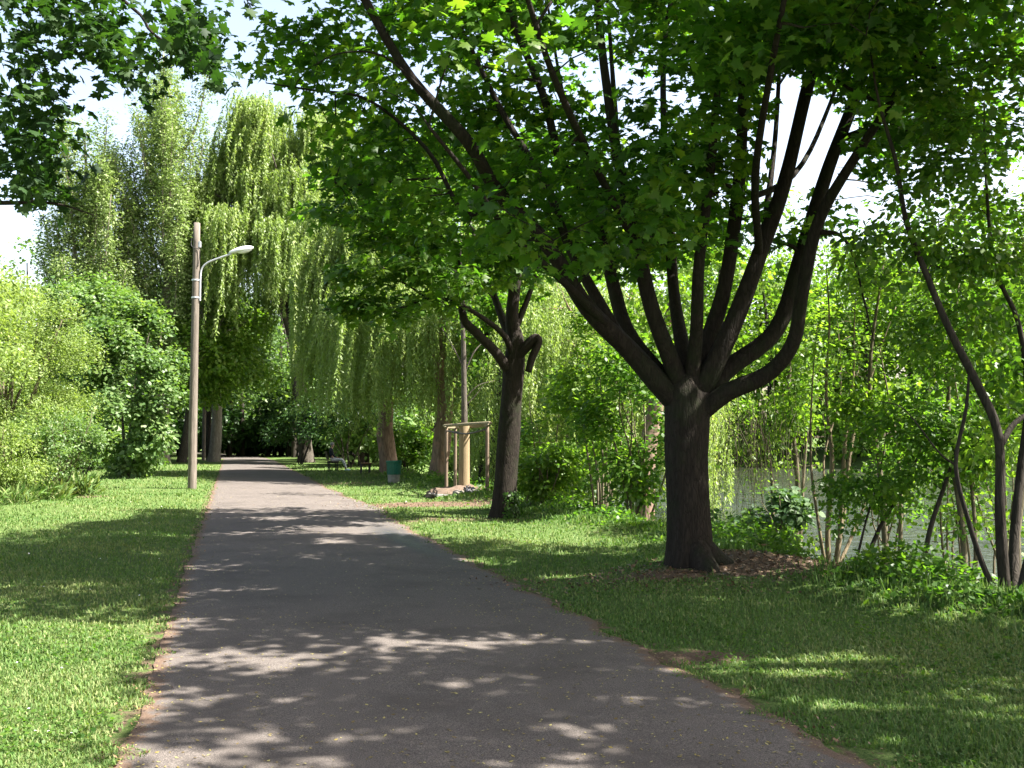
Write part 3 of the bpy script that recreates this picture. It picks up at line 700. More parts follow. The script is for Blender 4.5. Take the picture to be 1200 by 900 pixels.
# ---------------------------------------------------------------- overhanging maple top left
def overhang():
    rng = np.random.default_rng(31)
    b = gz((-8.2, 6.6, 0))
    W = [trunk(b, (-8.0, 6.8, 8.5), .26, .10, rng)]
    def lb(pts, r): W.append((np.array(pts), np.array(r), 8, 4, .05, 0))
    top = np.array((-8.0, 6.8, 4.2))
    def X(a, b_, c): return P(a, b_, c)
    lb([top, X(-420, 60, 7.6), X(-200, -80, 7.8), X(0, -90, 8), X(150, 5, 8.2), X(180, 40, 8.2), X(240, 75, 8.3)], [.10, .08, .06, .045, .014, .011, .006])
    lb([top - [0, 0, .7], X(-330, 200, 7.6), X(-150, 200, 7.8), X(-40, 235, 8), X(60, 238, 8.2), X(110, 252, 8.3)], [.09, .06, .04, .022, .012, .004])
    lb([X(-200, -80, 7.8), X(-60, 60, 7.7), X(20, 130, 7.8)], [.04, .02, .01])
    lb([X(0, -90, 8), X(160, -60, 8.6), X(270, -20, 9), X(295, 10, 9)], [.03, .02, .01, .004])
    spots = [(70, 20, 45, 22), (130, 35, 35, 18), (100, 60, 28, 12), (35, 55, 26, 5), (150, 75, 16, 9), (30, 75, 18, 6), (215, 35, 22, 18), (235, 65, 18, 14), (245, 88, 12, 7), (215, 20, 25, 12), (35, 120, 28, 18), (20, 150, 28, 18), (60, 165, 16, 10),
             (15, 195, 24, 16), (50, 215, 18, 12), (20, 225, 18, 8), (55, 235, 10, 4), (150, 100, 10, 5), (165, 112, 8, 2), (282, 3, 9, 3), (60, 40, 60, 12), (110, 8, 60, 20), (10, 10, 25, 8), (40, 130, 20, 8), (30, 180, 20, 8), (230, 50, 14, 6), (260, 95, 5, 1)]
    C = []
    for a, b_, s, n in spots:
        for _ in range(int(n * .85)): C.append(P(a + rng.normal(0, s * .75), b_ + rng.normal(0, s * .5), rng.uniform(7.4, 9.0)))
    out = lobed(rng, (-6.5, 7.5, 8.0), (5.0, 4.6, 3.6), 30, 3200, .3, shell=.3)
    px, py = proj(out)
    out = out[(out[:, 2] > 3.4) & ~((px > -40) & (py > -30))]
    C = np.vstack([np.array(C), out])
    plant('maple_tree', 'overhanging maple branches with leaves darkened as if in shade hanging in at the upper left corner', 'tree', b, W, C, 10, .21, .095, MAPLE, M_MAPLE_SHADE, B_MAPLE, 31,
          axis=np.array([-8, 7, 4.]), twig_n=700, tr=(.014, .003), up=.8, out=.1, rnd=.6, flat=.6, droop=.6)
overhang()

# ---------------------------------------------------------------- left side shrubs and background trees
rng = np.random.default_rng(41)
b = at_px(8, 28)
def bush(name, label, base, stems, H, cw, mat, bark, seed, nc, per, size, cr, tpl=OVAL, nl=20, lobe=.34, cen=None, zr=None, group=None, r=.03, shell=.6, cut=None, cat='shrub', thn=None, **kw):
    rng = np.random.default_rng(seed); base = np.array(base, float)
    c = base + [0, 0, H * .52] if cen is None else np.array(cen, float)
    zr = zr or H * .5
    C = lobed(rng, c, (cw, cw, zr), nl, nc, lobe, shell=shell)
    if thn is not None: C = thin(C, 1.6, thn)
    C = C[C[:, 2] > hgt(C[:, 0], C[:, 1]) + .1]
    if cut is not None: C = C[~cut(C)]
    W = []
    for k in range(stems):
        a = rng.uniform(0, 6.28); q = rng.uniform(.15, .75)
        e = c + [math.cos(a) * cw * q, math.sin(a) * cw * q, zr * rng.uniform(.3, .8)]
        s = base + [math.cos(a) * .12, math.sin(a) * .12, -.1]
        m = s + (e - s) * .5 + rng.normal(0, .12, 3) - [math.cos(a) * cw * .06, math.sin(a) * cw * .06, 0]
        W.append((np.array([s, s + (m - s) * .5 + rng.normal(0, .06, 3), m, m + (e - m) * .55 + rng.normal(0, .08, 3), e]), np.array([r, r * .85, r * .65, r * .45, r * .2]), 7, 3, .05, 0))
    return plant(name, label, cat, base, W, C, per, cr, size, tpl, mat, bark, seed, group=group, axis=c - [0, 0, zr * .5], wood_name='stems', crown='foliage', **kw)
bush('bush', 'pale yellow-green feathery bush at the left edge of the lawn', b, 9, 6.6, 2.6, M_YELLOW, B_STEM, 41, 4300, 16, .080, .36, LEAF, 46, .27, rnd=.8, up=.3, r=.06, twig_n=500, cen=b + [0, 0, 3.1], zr=3.3)
b2 = at_px(-95, 24)
bush('bush', 'taller pale bush cut by the left border, beside the feathery yellow one', b2, 8, 7.0, 3.0, M_YELLOW, B_STEM, 42, 2300, 13, .11, .36, LEAF, 28, .28, rnd=.8, up=.3, r=.06)
bush('shrub', 'big rounded broad-leaved shrub left of the wooden lamp post', at_px(150, 41), 8, 7.3, 2.7, M_ROUND, B_GREY, 43, 2300, 13, .18, .36, OVAL, 34, .25, r=.07, twig_n=200, cen=at_px(150, 41) + [0, 0, 3.3], zr=4.1)
bush('bush', 'low green bush skirting the feathery yellow bush on its right side', at_px(62, 27), 7, 2.6, 1.5, M_ROUND, B_STEM, 44, 900, 12, .08, .26, LEAF, 22, .3, rnd=.8, up=.3)
bush('bush', 'low green bush at the left border in front of the yellow bushes', at_px(-5, 25), 7, 2.2, 1.5, M_YELLOW, B_STEM, 45, 800, 12, .08, .26, LEAF, 22, .3, rnd=.8, up=.3)
bush('shrub', 'small shrub filling the gap left of the big rounded shrub', at_px(98, 43), 6, 3.4, 1.6, M_ROUND, B_GREY, 46, 500, 12, .16, .34, OVAL, 18, .3)
# low weeds at the bush foot
for k, (px, Y, h, w, lab) in enumerate(((92, 28.5, .75, .55, 'tuft of tall pale grass and weeds at the foot of the left bushes, nearest the lamp post'), (50, 26.5, .65, .7, 'low green weeds in front of the feathery yellow bush'), (5, 24.5, .6, .8, 'broad low weeds at the left border under the yellow bushes'))):
    rg = np.random.default_rng(50 + k); b = at_px(px, Y); n = 900
    th = rg.uniform(0, 6.28, n); rr = w * rg.uniform(0, 1, n) ** .6
    pos = b + np.stack([np.cos(th) * rr, np.sin(th) * rr, h * .5 * rg.uniform(0, 1, n) ** 1.5], 1)
    tp = np.stack([np.cos(th) * .5, np.sin(th) * .5, np.full(n, 1.0)], 1) + rg.normal(0, .35, (n, 3))
    tag(build_leaves('weeds', T_leaf(.16, .01), pos, rg.normal(0, 1, (n, 3)), tp, h * rg.uniform(.25, .6, n), rg.uniform(.1, 1, n), M_GRASS, None, loc=b), lab, 'weeds')

# poplars
def poplar(label, px, Y, H, w, seed, mat=M_POPLAR, plumes=16, lean=0.0):
    rng = np.random.default_rng(seed); b = at_px(px, Y)
    top = b + [lean, 0, H * .93]
    W = [trunk(b, top, .42, .05, rng, .015, 8)]
    tp = W[0][0]; C = []
    for k in range(plumes):
        t = rng.uniform(.16, .8); s = b + (top - b) * t
        a = rng.uniform(0, 6.28); reach = w * rng.uniform(.5, 1.0) * (1.1 - t * .6); hh = H * rng.uniform(.22, .38) * (1.15 - t * .5)
        e = s + [math.cos(a) * reach, math.sin(a) * reach, hh]
        m = s + [math.cos(a) * reach * .65, math.sin(a) * reach * .65, hh * .35]
        W.append((np.array([s, m, e]), np.array([.11, .07, .02]), 6, 4, .04, 0))
        cp, _ = catmull([s, m, e], [1, 1, 1], 14)
        cp = cp[8:]
        for q in range(78):
            i = rng.integers(0, len(cp)); f = i / len(cp)
            C.append(cp[i] + rng.normal(0, .5 * (1.05 - f * .65), 3) * [1, 1, 1.6])
    for q in range(160): C.append(b + (top - b) * rng.uniform(.55, 1.04) + rng.normal(0, .45, 3))
    plant('poplar_tree', label, 'tree', b, W, np.array(C), 24, .42, .19, LEAF, mat, B_POP, seed, axis=b + [0, 0, H * .3], twig_n=400, tr=(.03, .01), up=.75, out=.3, rnd=.7, flat=1.2)
poplar('tallest grey-green poplar with upright plumes behind the lamp post', 192, 62, 25.5, 4.4, 61, plumes=40)
poplar('poplar with thin sparse plumes at the far left behind the bushes', 112, 60, 21, 3.6, 62, lean=-1.0, plumes=30)
poplar('slender poplar right of the tallest one, seen above the lamp head', 252, 68, 22, 2.6, 63, plumes=22)
broad('tree', 'mid-green leafy tree behind the rounded shrub', at_px(88, 54), 10.8, 4.0, 6.8, .2, M_ROUND, B_GREY, 64, nl=30, nc=1500, per=9, size=.24, cr=.5)
broad('tree', 'dark broad tree at the far left behind the yellow bushes', at_px(-20, 56), 10.5, 5, 6, .3, M_ROUND, B_GREY, 65, nl=30, nc=1300, per=9, size=.24, cr=.5)
broad('tree', 'bright yellow-green tree overhanging the path behind the lamp post', at_px(213, 66), 13.0, 5.2, 7.6, .32, M_LIME, B_GREY, 66, nl=36, nc=2000, per=9, size=.26, cr=.5, zmin_w=2.6, cen=at_px(238, 64) + [0, 0, 7.2], zr=4.6)
broad('tree', 'tree behind the lamp post with dark trunk close to the left path edge', at_px(247, 74), 14, 5, 8, .28, M_ROUND, B_DARK, 67, nl=30, nc=1400, per=9, size=.26, cr=.5, zmin_w=3.2)

# ---------------------------------------------------------------- willows
def willow(label, base, H, spread, tr_r, seed, nstr=900, cen=None, low=.9, top_frac=1.0, fork=None, leaf=.15, bark=None, cut=None, mat=M_WILLOW, keepy=None, lean=(0, 0)):
    rng = np.random.default_rng(seed); base = np.array(base, float)
    c = base + [lean[0], lean[1], H * .62] if cen is None else np.array(cen, float)
    W = [trunk(base, base + (c - base) * .55 + [0, 0, 0], tr_r, tr_r * .72, rng, .03, 6, 18, .09, .22)]
    s0 = W[0][0][-1]
    ends = []
    for k in range(11):
        a = k / 11 * 6.28 + rng.uniform(-.2, .2); q = rng.uniform(.35, .95)
        e = np.array([c[0] + math.cos(a) * spread * q, c[1] + math.sin(a) * spread * q, base[2] + H * (.90 - .32 * q ** 2) * top_frac])
        m = s0 + (e - s0) * .45 + [0, 0, .12 * H]
        W.append((np.array([s0 - [0, 0, .5], m, e]), np.array([tr_r * .5, tr_r * .3, tr_r * .08]), 9, 5, .05, 0)); ends.append(e)
    root = empty('willow_tree', base, label, 'tree')
    tb = Tubes()
    for q in W: tb.add(q[0], q[1], q[2], q[3], q[4], seed, flare=q[5])
    S = []
    K = 100
    ca = rng.uniform(0, 6.28, K); cq = rng.uniform(.05, 1, K) ** .55
    hub = np.stack([c[0] + np.cos(ca) * spread * cq, c[1] + np.sin(ca) * spread * cq, base[2] + H * (1 - .42 * cq ** 2.2) * rng.uniform(.72, 1.0, K)], 1)
    connect(tb, hub, rng, .06, .012, 5, .2)
    o = tb.build('trunk', bark or B_WIL, None, loc=base); o.parent = root; o.location = (0, 0, 0)
    PO, NO, TI, SZ, TT = [], [], [], [], []
    for k in range(nstr):
        h = hub[rng.integers(0, K)]; st = h + rng.normal(0, .55, 3) * [1, 1, .6]
        Ls = rng.uniform(1.6, 5.2); Ls = min(Ls, st[2] - base[2] - low * rng.uniform(.8, 1.6))
        if Ls < .5: continue
        dirh = st[:2] - c[:2]; dirh = dirh / (np.linalg.norm(dirh) + .01)
        nn = int(Ls * 34)
        t = np.linspace(0, 1, nn)
        ph = rng.uniform(0, 6.28)
        p = np.stack([st[0] + dirh[0] * .5 * np.sqrt(t) + .10 * np.sin(t * 4 + ph), st[1] + dirh[1] * .5 * np.sqrt(t) + .10 * np.cos(t * 3 + ph), st[2] - t * Ls + .25 * np.sin(t * 1.6)], 1)
        p += rng.normal(0, .03, p.shape)
        PO.append(p); ti = np.stack([rng.normal(0, .45, nn), rng.normal(0, .45, nn), np.full(nn, -1.0)], 1); TI.append(ti)
        NO.append(rng.normal(0, .8, (nn, 3)) * [1, 1, .35] + [.35, -.15, .55]); SZ.append(leaf * rng.uniform(.7, 1.4, nn)); TT.append(np.clip(rng.normal(.5, .2) + rng.normal(0, .12, nn), 0, 1))
    PO = np.vstack(PO); NO = np.vstack(NO); TI = np.vstack(TI); SZ = np.concatenate(SZ); TT = np.concatenate(TT)
    if cut is not None:
        kk = ~cut(PO); PO, NO, TI, SZ, TT = PO[kk], NO[kk], TI[kk], SZ[kk], TT[kk]
    print(label[:30], len(PO))
    o = build_leaves('crown', T_leaf(.32, .02), PO, NO, TI, SZ, TT, mat, None, loc=base); o.parent = root; o.location = (0, 0, 0)
def cutpath(P_):
    px, py = proj(P_)
    return (px > 235) & (px < 345 + (py - 420) * .2) & (py > 440)
willow('tall pale weeping willow standing farthest back along the right edge of the path', gz((-13.2, 66, 0)), 24.5, 6.9, .5, 71, 5400, leaf=.20, low=2.0, cut=cutpath, bark=B_GREY, cen=np.array([-14.7, 66, 14.0]))
willow('weeping willow behind the green litter bin, its strands hanging low', at_px(457, 45), 14, 4.4, .40, 72, 3000, leaf=.145, low=1.6, cut=lambda q: (proj(q)[0] < 372) & (proj(q)[1] > 505) | (proj(q)[0] < 340), cen=at_px(440, 45) + [0, 0, 8.0])
willow('willow with a thick reddish split trunk left of the tree guard', at_px(512, 39.5), 13, 4.0, .40, 73, 2400, leaf=.135, low=2.2, cen=at_px(530, 40) + [0, 0, 8])
willow('pale willow overhanging the bank behind the slimmer maple', at_px(700, 33), 10, 3.4, .3, 74, 1400, leaf=.115, low=.8)

# slim dark trees among the willows
def slim(label, pts, r, seed, C=None, mat=M_MAPLE2, bark=B_DARK, per=10, size=.14, cr=.35, name='sapling', tn=60, tpl=OVAL, extra=(), group=None, cat='young tree'):
    p = np.array(pts, float); p[0][2] -= .1
    W = [(p, np.array(r, float), 10, 4, .05, .15)] + list(extra)
    return plant(name, label, cat, gz(pts[0]), W, C if C is not None else np.zeros((0, 3)), per, cr, size, tpl, mat, bark, seed, twig_n=tn, tr=(.014, .004), axis=p[-1], group=group)
rg = np.random.default_rng(80)
b = at_px(563, 35)
slim('thin dark forked tree seen through the tree guard', [b, P(566, 520, 35), P(574, 470, 35), P(570, 400, 35), P(575, 330, 35)], [.13, .11, .09, .07, .04], 81, lobed(rg, P(575, 350, 35), (2.2, 2, 2.4), 14, 300, .3), M_MAPLE2, per=10, size=.18,
     extra=[(np.array([P(566, 540, 35), P(556, 505, 35), P(548, 470, 35.5)]), np.array([.06, .05, .03]), 7, 3, .05, 0)])
slim('dark leaning tree right behind the right post of the guard', [at_px(580, 33), P(578, 520, 33), P(586, 450, 33), P(590, 380, 33)], [.10, .09, .08, .05], 82, lobed(rg, P(590, 400, 34), (1.8, 1.6, 2.0), 10, 240, .3), per=10, size=.17)

# ---------------------------------------------------------------- woodland at the end of the path and beyond the pond
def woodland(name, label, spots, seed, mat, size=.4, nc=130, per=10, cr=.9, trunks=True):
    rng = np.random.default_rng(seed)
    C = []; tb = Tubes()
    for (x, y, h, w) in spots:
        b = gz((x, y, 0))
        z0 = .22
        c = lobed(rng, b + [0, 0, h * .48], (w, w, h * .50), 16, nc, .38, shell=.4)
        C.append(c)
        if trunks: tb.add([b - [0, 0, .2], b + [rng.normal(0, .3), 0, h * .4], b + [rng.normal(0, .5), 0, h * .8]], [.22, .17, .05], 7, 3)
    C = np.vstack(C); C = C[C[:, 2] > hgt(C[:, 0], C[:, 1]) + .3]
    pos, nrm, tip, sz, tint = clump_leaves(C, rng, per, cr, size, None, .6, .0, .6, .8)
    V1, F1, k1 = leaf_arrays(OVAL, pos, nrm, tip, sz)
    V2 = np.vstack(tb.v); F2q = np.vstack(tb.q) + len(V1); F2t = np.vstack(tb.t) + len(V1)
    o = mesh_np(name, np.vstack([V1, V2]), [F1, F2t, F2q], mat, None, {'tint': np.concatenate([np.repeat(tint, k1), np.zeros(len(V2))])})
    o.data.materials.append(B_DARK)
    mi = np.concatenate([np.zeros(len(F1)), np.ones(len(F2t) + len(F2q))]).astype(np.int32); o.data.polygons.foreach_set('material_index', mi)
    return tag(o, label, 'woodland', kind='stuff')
rg = np.random.default_rng(90)
S = []
for k in range(46):
    y = rg.uniform(98, 150); x = rg.uniform(-.40, .0) * y
    S.append((x, y, rg.uniform(15, 25), rg.uniform(3.5, 5.5)))
for k in range(26):   # low dense understorey on both flanks
    y = rg.uniform(86, 125); x = -.29 * y + rg.choice([-1, 1]) * rg.uniform(4, 14)
    if y > 112: x = -.29 * y + rg.uniform(-8, 8)
    S.append((x, y, rg.uniform(4, 8), rg.uniform(2.5, 4)))
for k in range(60):
    y = 84 + 3 * (k % 4) + rg.uniform(0, 3) + (26 if -.30 * 100 - 8 < -50 + k * 1.05 < -.30 * 100 + 4 else 0); x = -50 + k * 1.05
    S.append((x, y, rg.uniform(3.0, 5.5), rg.uniform(2.2, 3.2)))
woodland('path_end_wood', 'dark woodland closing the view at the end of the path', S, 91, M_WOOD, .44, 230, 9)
S = []
for k in range(90):
    x = rg.uniform(-4, 75); y = far_y(x) + rg.uniform(4, 26)
    S.append((x, y, rg.uniform(14, 25), rg.uniform(3.5, 5.5)))
for k in range(60):
    x = rg.uniform(-4, 74); y = far_y(x) + rg.uniform(1.0, 5.5)
    S.append((x, y, rg.uniform(2.5, 6.5), rg.uniform(1.8, 3.2)))
woodland('far_bank_wood', 'trees and bushes growing as one mass along the far side of the pond', S, 92, M_LIME, .42, 330, 8)
S = []
for k in range(24):
    y = rg.uniform(70, 110); x = -.42 * y - rg.uniform(0, 26)
    S.append((x, y, rg.uniform(7, 12), rg.uniform(3, 5)))
for k in range(30):
    y = rg.uniform(62, 78); S.append((-.2745 * y - 6 - k * .95 + rg.uniform(-1, 1), y, rg.uniform(3, 5.5), rg.uniform(2.2, 3.0)))
for k in range(26):
    y = rg.uniform(46, 58); S.append((-.37 * y - 1.5 - rg.uniform(0, 14), y, rg.uniform(2.5, 4.5), rg.uniform(1.8, 2.6)))
for k in range(22):
    y = rg.uniform(82, 100); S.append(((30 + k * 15 - 600) / 1200 * y, y, rg.uniform(14, 21), rg.uniform(3.5, 4.5)))
for k in range(14):
    y = rg.uniform(52, 84); S.append((-.2745 * y + 7 + rg.uniform(0, 5), y, rg.uniform(3.5, 6), rg.uniform(2, 2.8)))
woodland('background_wood', 'green wood in the background behind the left lawn and the willows', S, 93, M_ROUND, .34, 190, 10)

# dense dark bushes right of the path end, behind the benches
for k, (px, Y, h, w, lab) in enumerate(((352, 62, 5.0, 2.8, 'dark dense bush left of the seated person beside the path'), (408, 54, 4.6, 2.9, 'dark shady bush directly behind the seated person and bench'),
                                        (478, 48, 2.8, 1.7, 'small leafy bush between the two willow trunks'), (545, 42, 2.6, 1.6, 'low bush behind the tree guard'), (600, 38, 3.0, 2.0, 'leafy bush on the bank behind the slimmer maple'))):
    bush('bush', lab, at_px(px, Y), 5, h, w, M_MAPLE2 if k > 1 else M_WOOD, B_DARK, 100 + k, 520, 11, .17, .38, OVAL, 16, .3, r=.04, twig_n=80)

# ---------------------------------------------------------------- bank plants on the right
bankp = []
def onbank(px, Y): return at_px(px, Y)
for k, (px, Y, h, w, m, lab) in enumerate((
    (655, 26, 4.4, 1.5, M_BANK, 'tall thicket shrub just right of the slimmer maple'),
    (705, 21.5, 4.6, 1.4, M_LIME, 'bright green many-stemmed shrub in the middle of the bank thicket'),
    (748, 19.5, 4.2, 1.2, M_BANK, 'many-stemmed shrub immediately left of the big maple trunk'),
    (640, 22.5, 1.3, 1.0, M_LIME, 'low yellow-green bush beside the foot of the slimmer maple'),
    (862, 19.5, 1.5, .6, M_BANK, 'small bush at the water edge just right of the big maple trunk'))):
    bush('shrub', lab, onbank(px, Y), 8, h, w, m, B_STEM, 120 + k, int(330 + 60 * h), 11, .11, .30, OVAL, 20, .30, r=.028, twig_n=150, shell=.3, rnd=.6)
# brownish trunk behind the thicket
rg = np.random.default_rng(130)
slim('pale brown leaning trunk behind the bank thicket, left of the big maple', [at_px(752, 25), P(758, 540, 25), P(768, 480, 25), P(775, 420, 25), P(790, 340, 25)], [.26, .22, .20, .16, .10], 131,
     lobed(rg, P(780, 360, 25), (2.4, 2.2, 2.4), 16, 420, .3), M_LIME, B_WIL, 10, .15, .38, 'tree', cat='tree')

# hanging dead twigs (pale) right of the big trunk
def hanging():
    rng = np.random.default_rng(140); b = gz(P(905, 640, 15.5)); b = gz((b[0], 15.5, 0))
    root = empty('weeping_shrub', b, 'weeping shrub with thin pale drooping twigs just right of the big maple trunk', 'shrub')
    tb = Tubes()
    top = P(885, 490, 15.5)
    tb.add([b - [0, 0, .1], P(905, 570, 15.6), P(898, 520, 15.5), top], [.035, .028, .02, .012], 7, 4, .05, 1)
    PO = []
    for k in range(150):
        s = top + rng.normal(0, 1, 3) * [.38, .35, .22]; s[0] -= .05
        L_ = rng.uniform(.5, 1.6)
        e = s + [rng.normal(0, .12), rng.normal(0, .12), -L_]
        m = s + (e - s) * .4 + [rng.normal(0, .07), rng.normal(0, .07), .12]
        tb.add([s, m, e], [.004, .003, .0018], 4, 4, node=False)
        for q in range(9): PO.append(s + (e - s) * rng.uniform(.0, 1) + rng.normal(0, .05, 3))
    o = tb.build('stems', B_STEM, None, loc=b); o.parent = root; o.location = (0, 0, 0)
    PO = np.array(PO); n = len(PO)
    o = build_leaves('foliage', T_leaf(.3, .02), PO, rng.normal(0, 1, (n, 3)), rng.normal(0, .5, (n, 3)) - [0, 0, 1], rng.uniform(.04, .09, n), rng.uniform(.2, 1, n), M_LIME, None, loc=b); o.parent = root; o.location = (0, 0, 0)
hanging()
# pale blue-green elder
bush('shrub', 'pale blue-green leafy shrub by the water right of the weeping shrub', gz((3.9, 15.0, 0)), 5, 1.25, .6, M_BLUE, B_STEM, 141, 170, 10, .12, .22, OVAL, 10, .3, r=.018, twig_n=80)

# multi-stemmed hazel
def stems_tree(name, label, cat, base, stems, C, per, cr, size, mat, bark, seed, tpl=OVAL, tn=150, **kw):
    W = []
    for l in stems:
        p, r = limb_pts(l); W.append((p, r, 8, 4, .06, 0))
    return plant(name, label, cat, base, W, C, per, cr, size, tpl, mat, bark, seed, twig_n=tn, tr=(.010, .003), wood_name='stems', crown='foliage', **kw)
rg = np.random.default_rng(150)
Y = 14.2
stems_tree('young_tree', 'bare pale many-stemmed young tree at the water edge right of the big maple', 'young tree', gz(P(975, 660, Y)), [
    [(972, 680, Y, .045), (970, 620, Y, .038), (975, 540, Y, .033), (968, 460, Y, .024), (972, 380, Y, .014), (968, 310, Y, .006)],
    [(978, 680, Y, .045), (986, 600, Y, .036), (990, 520, Y, .028), (1000, 440, Y, .02), (1001, 385, Y, .010), (1004, 320, Y, .004)],
    [(976, 680, Y, .04), (990, 590, Y + .2, .032), (998, 520, Y + .3, .025), (1015, 460, Y + .4, .018), (1035, 400, Y + .4, .008), (1050, 360, Y + .4, .004)],
    [(970, 680, Y, .03), (960, 620, Y - .2, .022), (950, 540, Y - .2, .017), (952, 450, Y - .2, .011), (958, 380, Y - .2, .005)],
    [(980, 670, Y, .03), (1010, 600, Y + .4, .02), (1030, 545, Y + .5, .015), (1050, 500, Y + .6, .008)],
    [(974, 600, Y, .02), (965, 540, Y + .2, .016), (985, 460, Y + .3, .010), (982, 380, Y + .3, .005)]],
    np.vstack([lobed(rg, P(985, 400, Y), (.9, .8, .9), 9, 60, .35), lobed(rg, P(935, 640, Y), (.5, .5, .35), 6, 40, .35)]), 7, .25, .07, M_LIME, B_PALE, 151)
# leaning sapling stems
Y = 12.2
stems_tree('young_tree', 'slanting thin-stemmed young tree between the many-stemmed one and the dark trunks', 'young tree', gz(P(1080, 690, Y)), [
    [(1076, 720, Y, .04), (1080, 680, Y, .036), (1090, 620, Y, .03), (1110, 560, Y, .022), (1128, 500, Y, .012)],
    [(1000, 700, Y + 1, .035), (1030, 620, Y + 1, .028), (1060, 570, Y + 1, .02), (1090, 500, Y + 1, .01)],
    [(996, 690, Y + .8, .02), (1015, 610, Y + .8, .014), (1030, 560, Y + .8, .010), (1040, 500, Y + .8, .006)]],
    np.vstack([lobed(rg, P(1070, 530, Y + .5), (1.25, .9, .9), 22, 330, .28), lobed(rg, P(1010, 600, Y + 1), (.6, .6, .5), 10, 80, .28)]), 11, .24, .078, M_BANK, B_DARK, 152)
Y = 9.9
stems_tree('young_tree', 'tall dark crooked young tree rising near the right border', 'young tree', gz(P(1182, 716, Y)), [
    [(1190, 735, Y, .075), (1178, 690, Y, .058), (1172, 600, Y, .050), (1170, 510, Y, .047), (1145, 450, Y, .043), (1112, 385, Y, .038), (1085, 320, Y, .033), (1062, 260, Y, .028), (1050, 190, Y, .022), (1030, 120, Y, .015), (1020, 60, Y, .008)],
    [(1180, 715, Y, .035), (1155, 670, Y, .028), (1135, 610, Y, .024), (1120, 545, Y, .022), (1132, 480, Y, .018), (1136, 430, Y, .010)],
    [(1174, 520, Y, .03), (1190, 495, Y + .1, .026), (1225, 470, Y + .2, .018), (1250, 430, Y + .2, .01)],
    [(1195, 740, Y, .06), (1188, 650, Y + .4, .05), (1195, 560, Y + .5, .045), (1205, 470, Y + .5, .04), (1194, 380, Y + .5, .028), (1165, 310, Y + .5, .022), (1155, 200, Y + .5, .014), (1153, 120, Y + .5, .008)],
    [(1120, 545, Y, .012), (1100, 530, Y, .010), (1060, 480, Y, .006), (1030, 470, Y, .004)]],
    np.vstack([lobed(rg, P(1120, 260, Y + .3), (1.2, 1.0, .9), 20, 260, .26), lobed(rg, P(1160, 420, Y + .8), (.9, .8, .8), 16, 200, .28), lobed(rg, P(1150, 130, Y), (.9, 1.0, .8), 14, 190, .28), lobed(rg, P(1040, 300, Y), (.5, .5, .45), 8, 50, .3)]),
    9, .22, .085, M_MAPLE2, B_DARK, 153, tn=420)
b = gz((5.1, 9.3, 0))
rg2 = np.random.default_rng(154)
stems_tree('young_tree', 'thick leaning trunk cut off by the right border above the bank', 'tree', b, [
    [(1215, 760, 9.2, .13), (1205, 705, 9.3, .11), (1225, 620, 9.3, .10), (1270, 500, 9.3, .09), (1330, 330, 9.2, .07), (1380, 100, 9, .04)]],
    lobed(rg2, (6.8, 9.5, 6.0), (2.2, 2.4, 2.4), 20, 420, .3, shell=.3), 10, .3, .12, M_MAPLE2, B_DARK, 154)
# leafy shrubs filling the right bank
for k, (px, Y, h, w, m, lab) in enumerate((
    (1120, 15.0, 3.4, 1.2, M_BANK, 'bright leafy shrub over the water behind the slanting stems'),
    (1185, 13.0, 2.9, 1.0, M_LIME, 'sunlit shrub at the right border behind the dark trunks'),
    (1050, 17.0, 2.2, .9, M_BANK, 'shrub by the water between the bare stems and the slanting ones'),
    (1240, 15.0, 6.0, 1.8, M_BANK, 'tall shrub partly cut by the right border'))):
    bb = gz((float(P(px, 500, Y)[0]), Y, 0)); bb[2] = max(bb[2], WATER)
    bush('shrub', lab, bb, 6, h + .3, w, m, B_STEM, 160 + k, int(85 * h), 12, .078, .24, OVAL, 16, .30, r=.02, twig_n=160, shell=.3, rnd=.6, thn=.06)
for k, (px, Y, h, w, m, lab) in enumerate((
    (925, 16.0, 5.2, 1.0, M_LIME, 'slim young tree with bright leaves just right of the big maple limbs, at the water'),
    (1035, 13.6, 5.4, 1.2, M_LIME, 'bright leafy young tree between the bare stems and the dark crooked tree'),
    (1120, 12.4, 5.6, 1.2, M_BANK, 'leafy young tree behind the dark crooked tree'),
    (1205, 11.6, 6.2, 1.4, M_LIME, 'tall leafy young tree at the right border behind the leaning trunk'))):
    bb = gz((float(P(px, 500, Y)[0]), Y, 0)); rgk = np.random.default_rng(300 + k)
    Ck = thin(np.vstack([lobed(rgk, bb + [0, 0, h * .62 + .3], (w, w, h * .36), 26, int(110 * h), .26, shell=.3), lobed(rgk, bb + [0, 0, h * .3 + .6], (w * .8, w * .8, h * .15), 12, int(14 * h), .3, shell=.3)]), 1.3, .0)
    tpk = bb + [rgk.normal(0, .2), 0, h * .9]
    ms = [(np.array([bb - [0, 0, .3], bb + [rgk.normal(0, .1), 0, h * .3], bb + [rgk.normal(0, .2), 0, h * .6], tpk]), np.array([.05, .04, .03, .01]), 8, 4, .06, .1),
          (np.array([bb + [.1, 0, -.3], bb + [.25, .1, h * .35], bb + [rgk.normal(.3, .2), .2, h * .7]]), np.array([.035, .025, .008]), 7, 5, .06, .1)]
    plant('young_tree', lab, 'young tree', bb, ms, Ck, 12, .24, .078, OVAL, m, B_STEM, 310 + k, twig_n=260, tr=(.010, .003), rnd=.6, flat=.5)
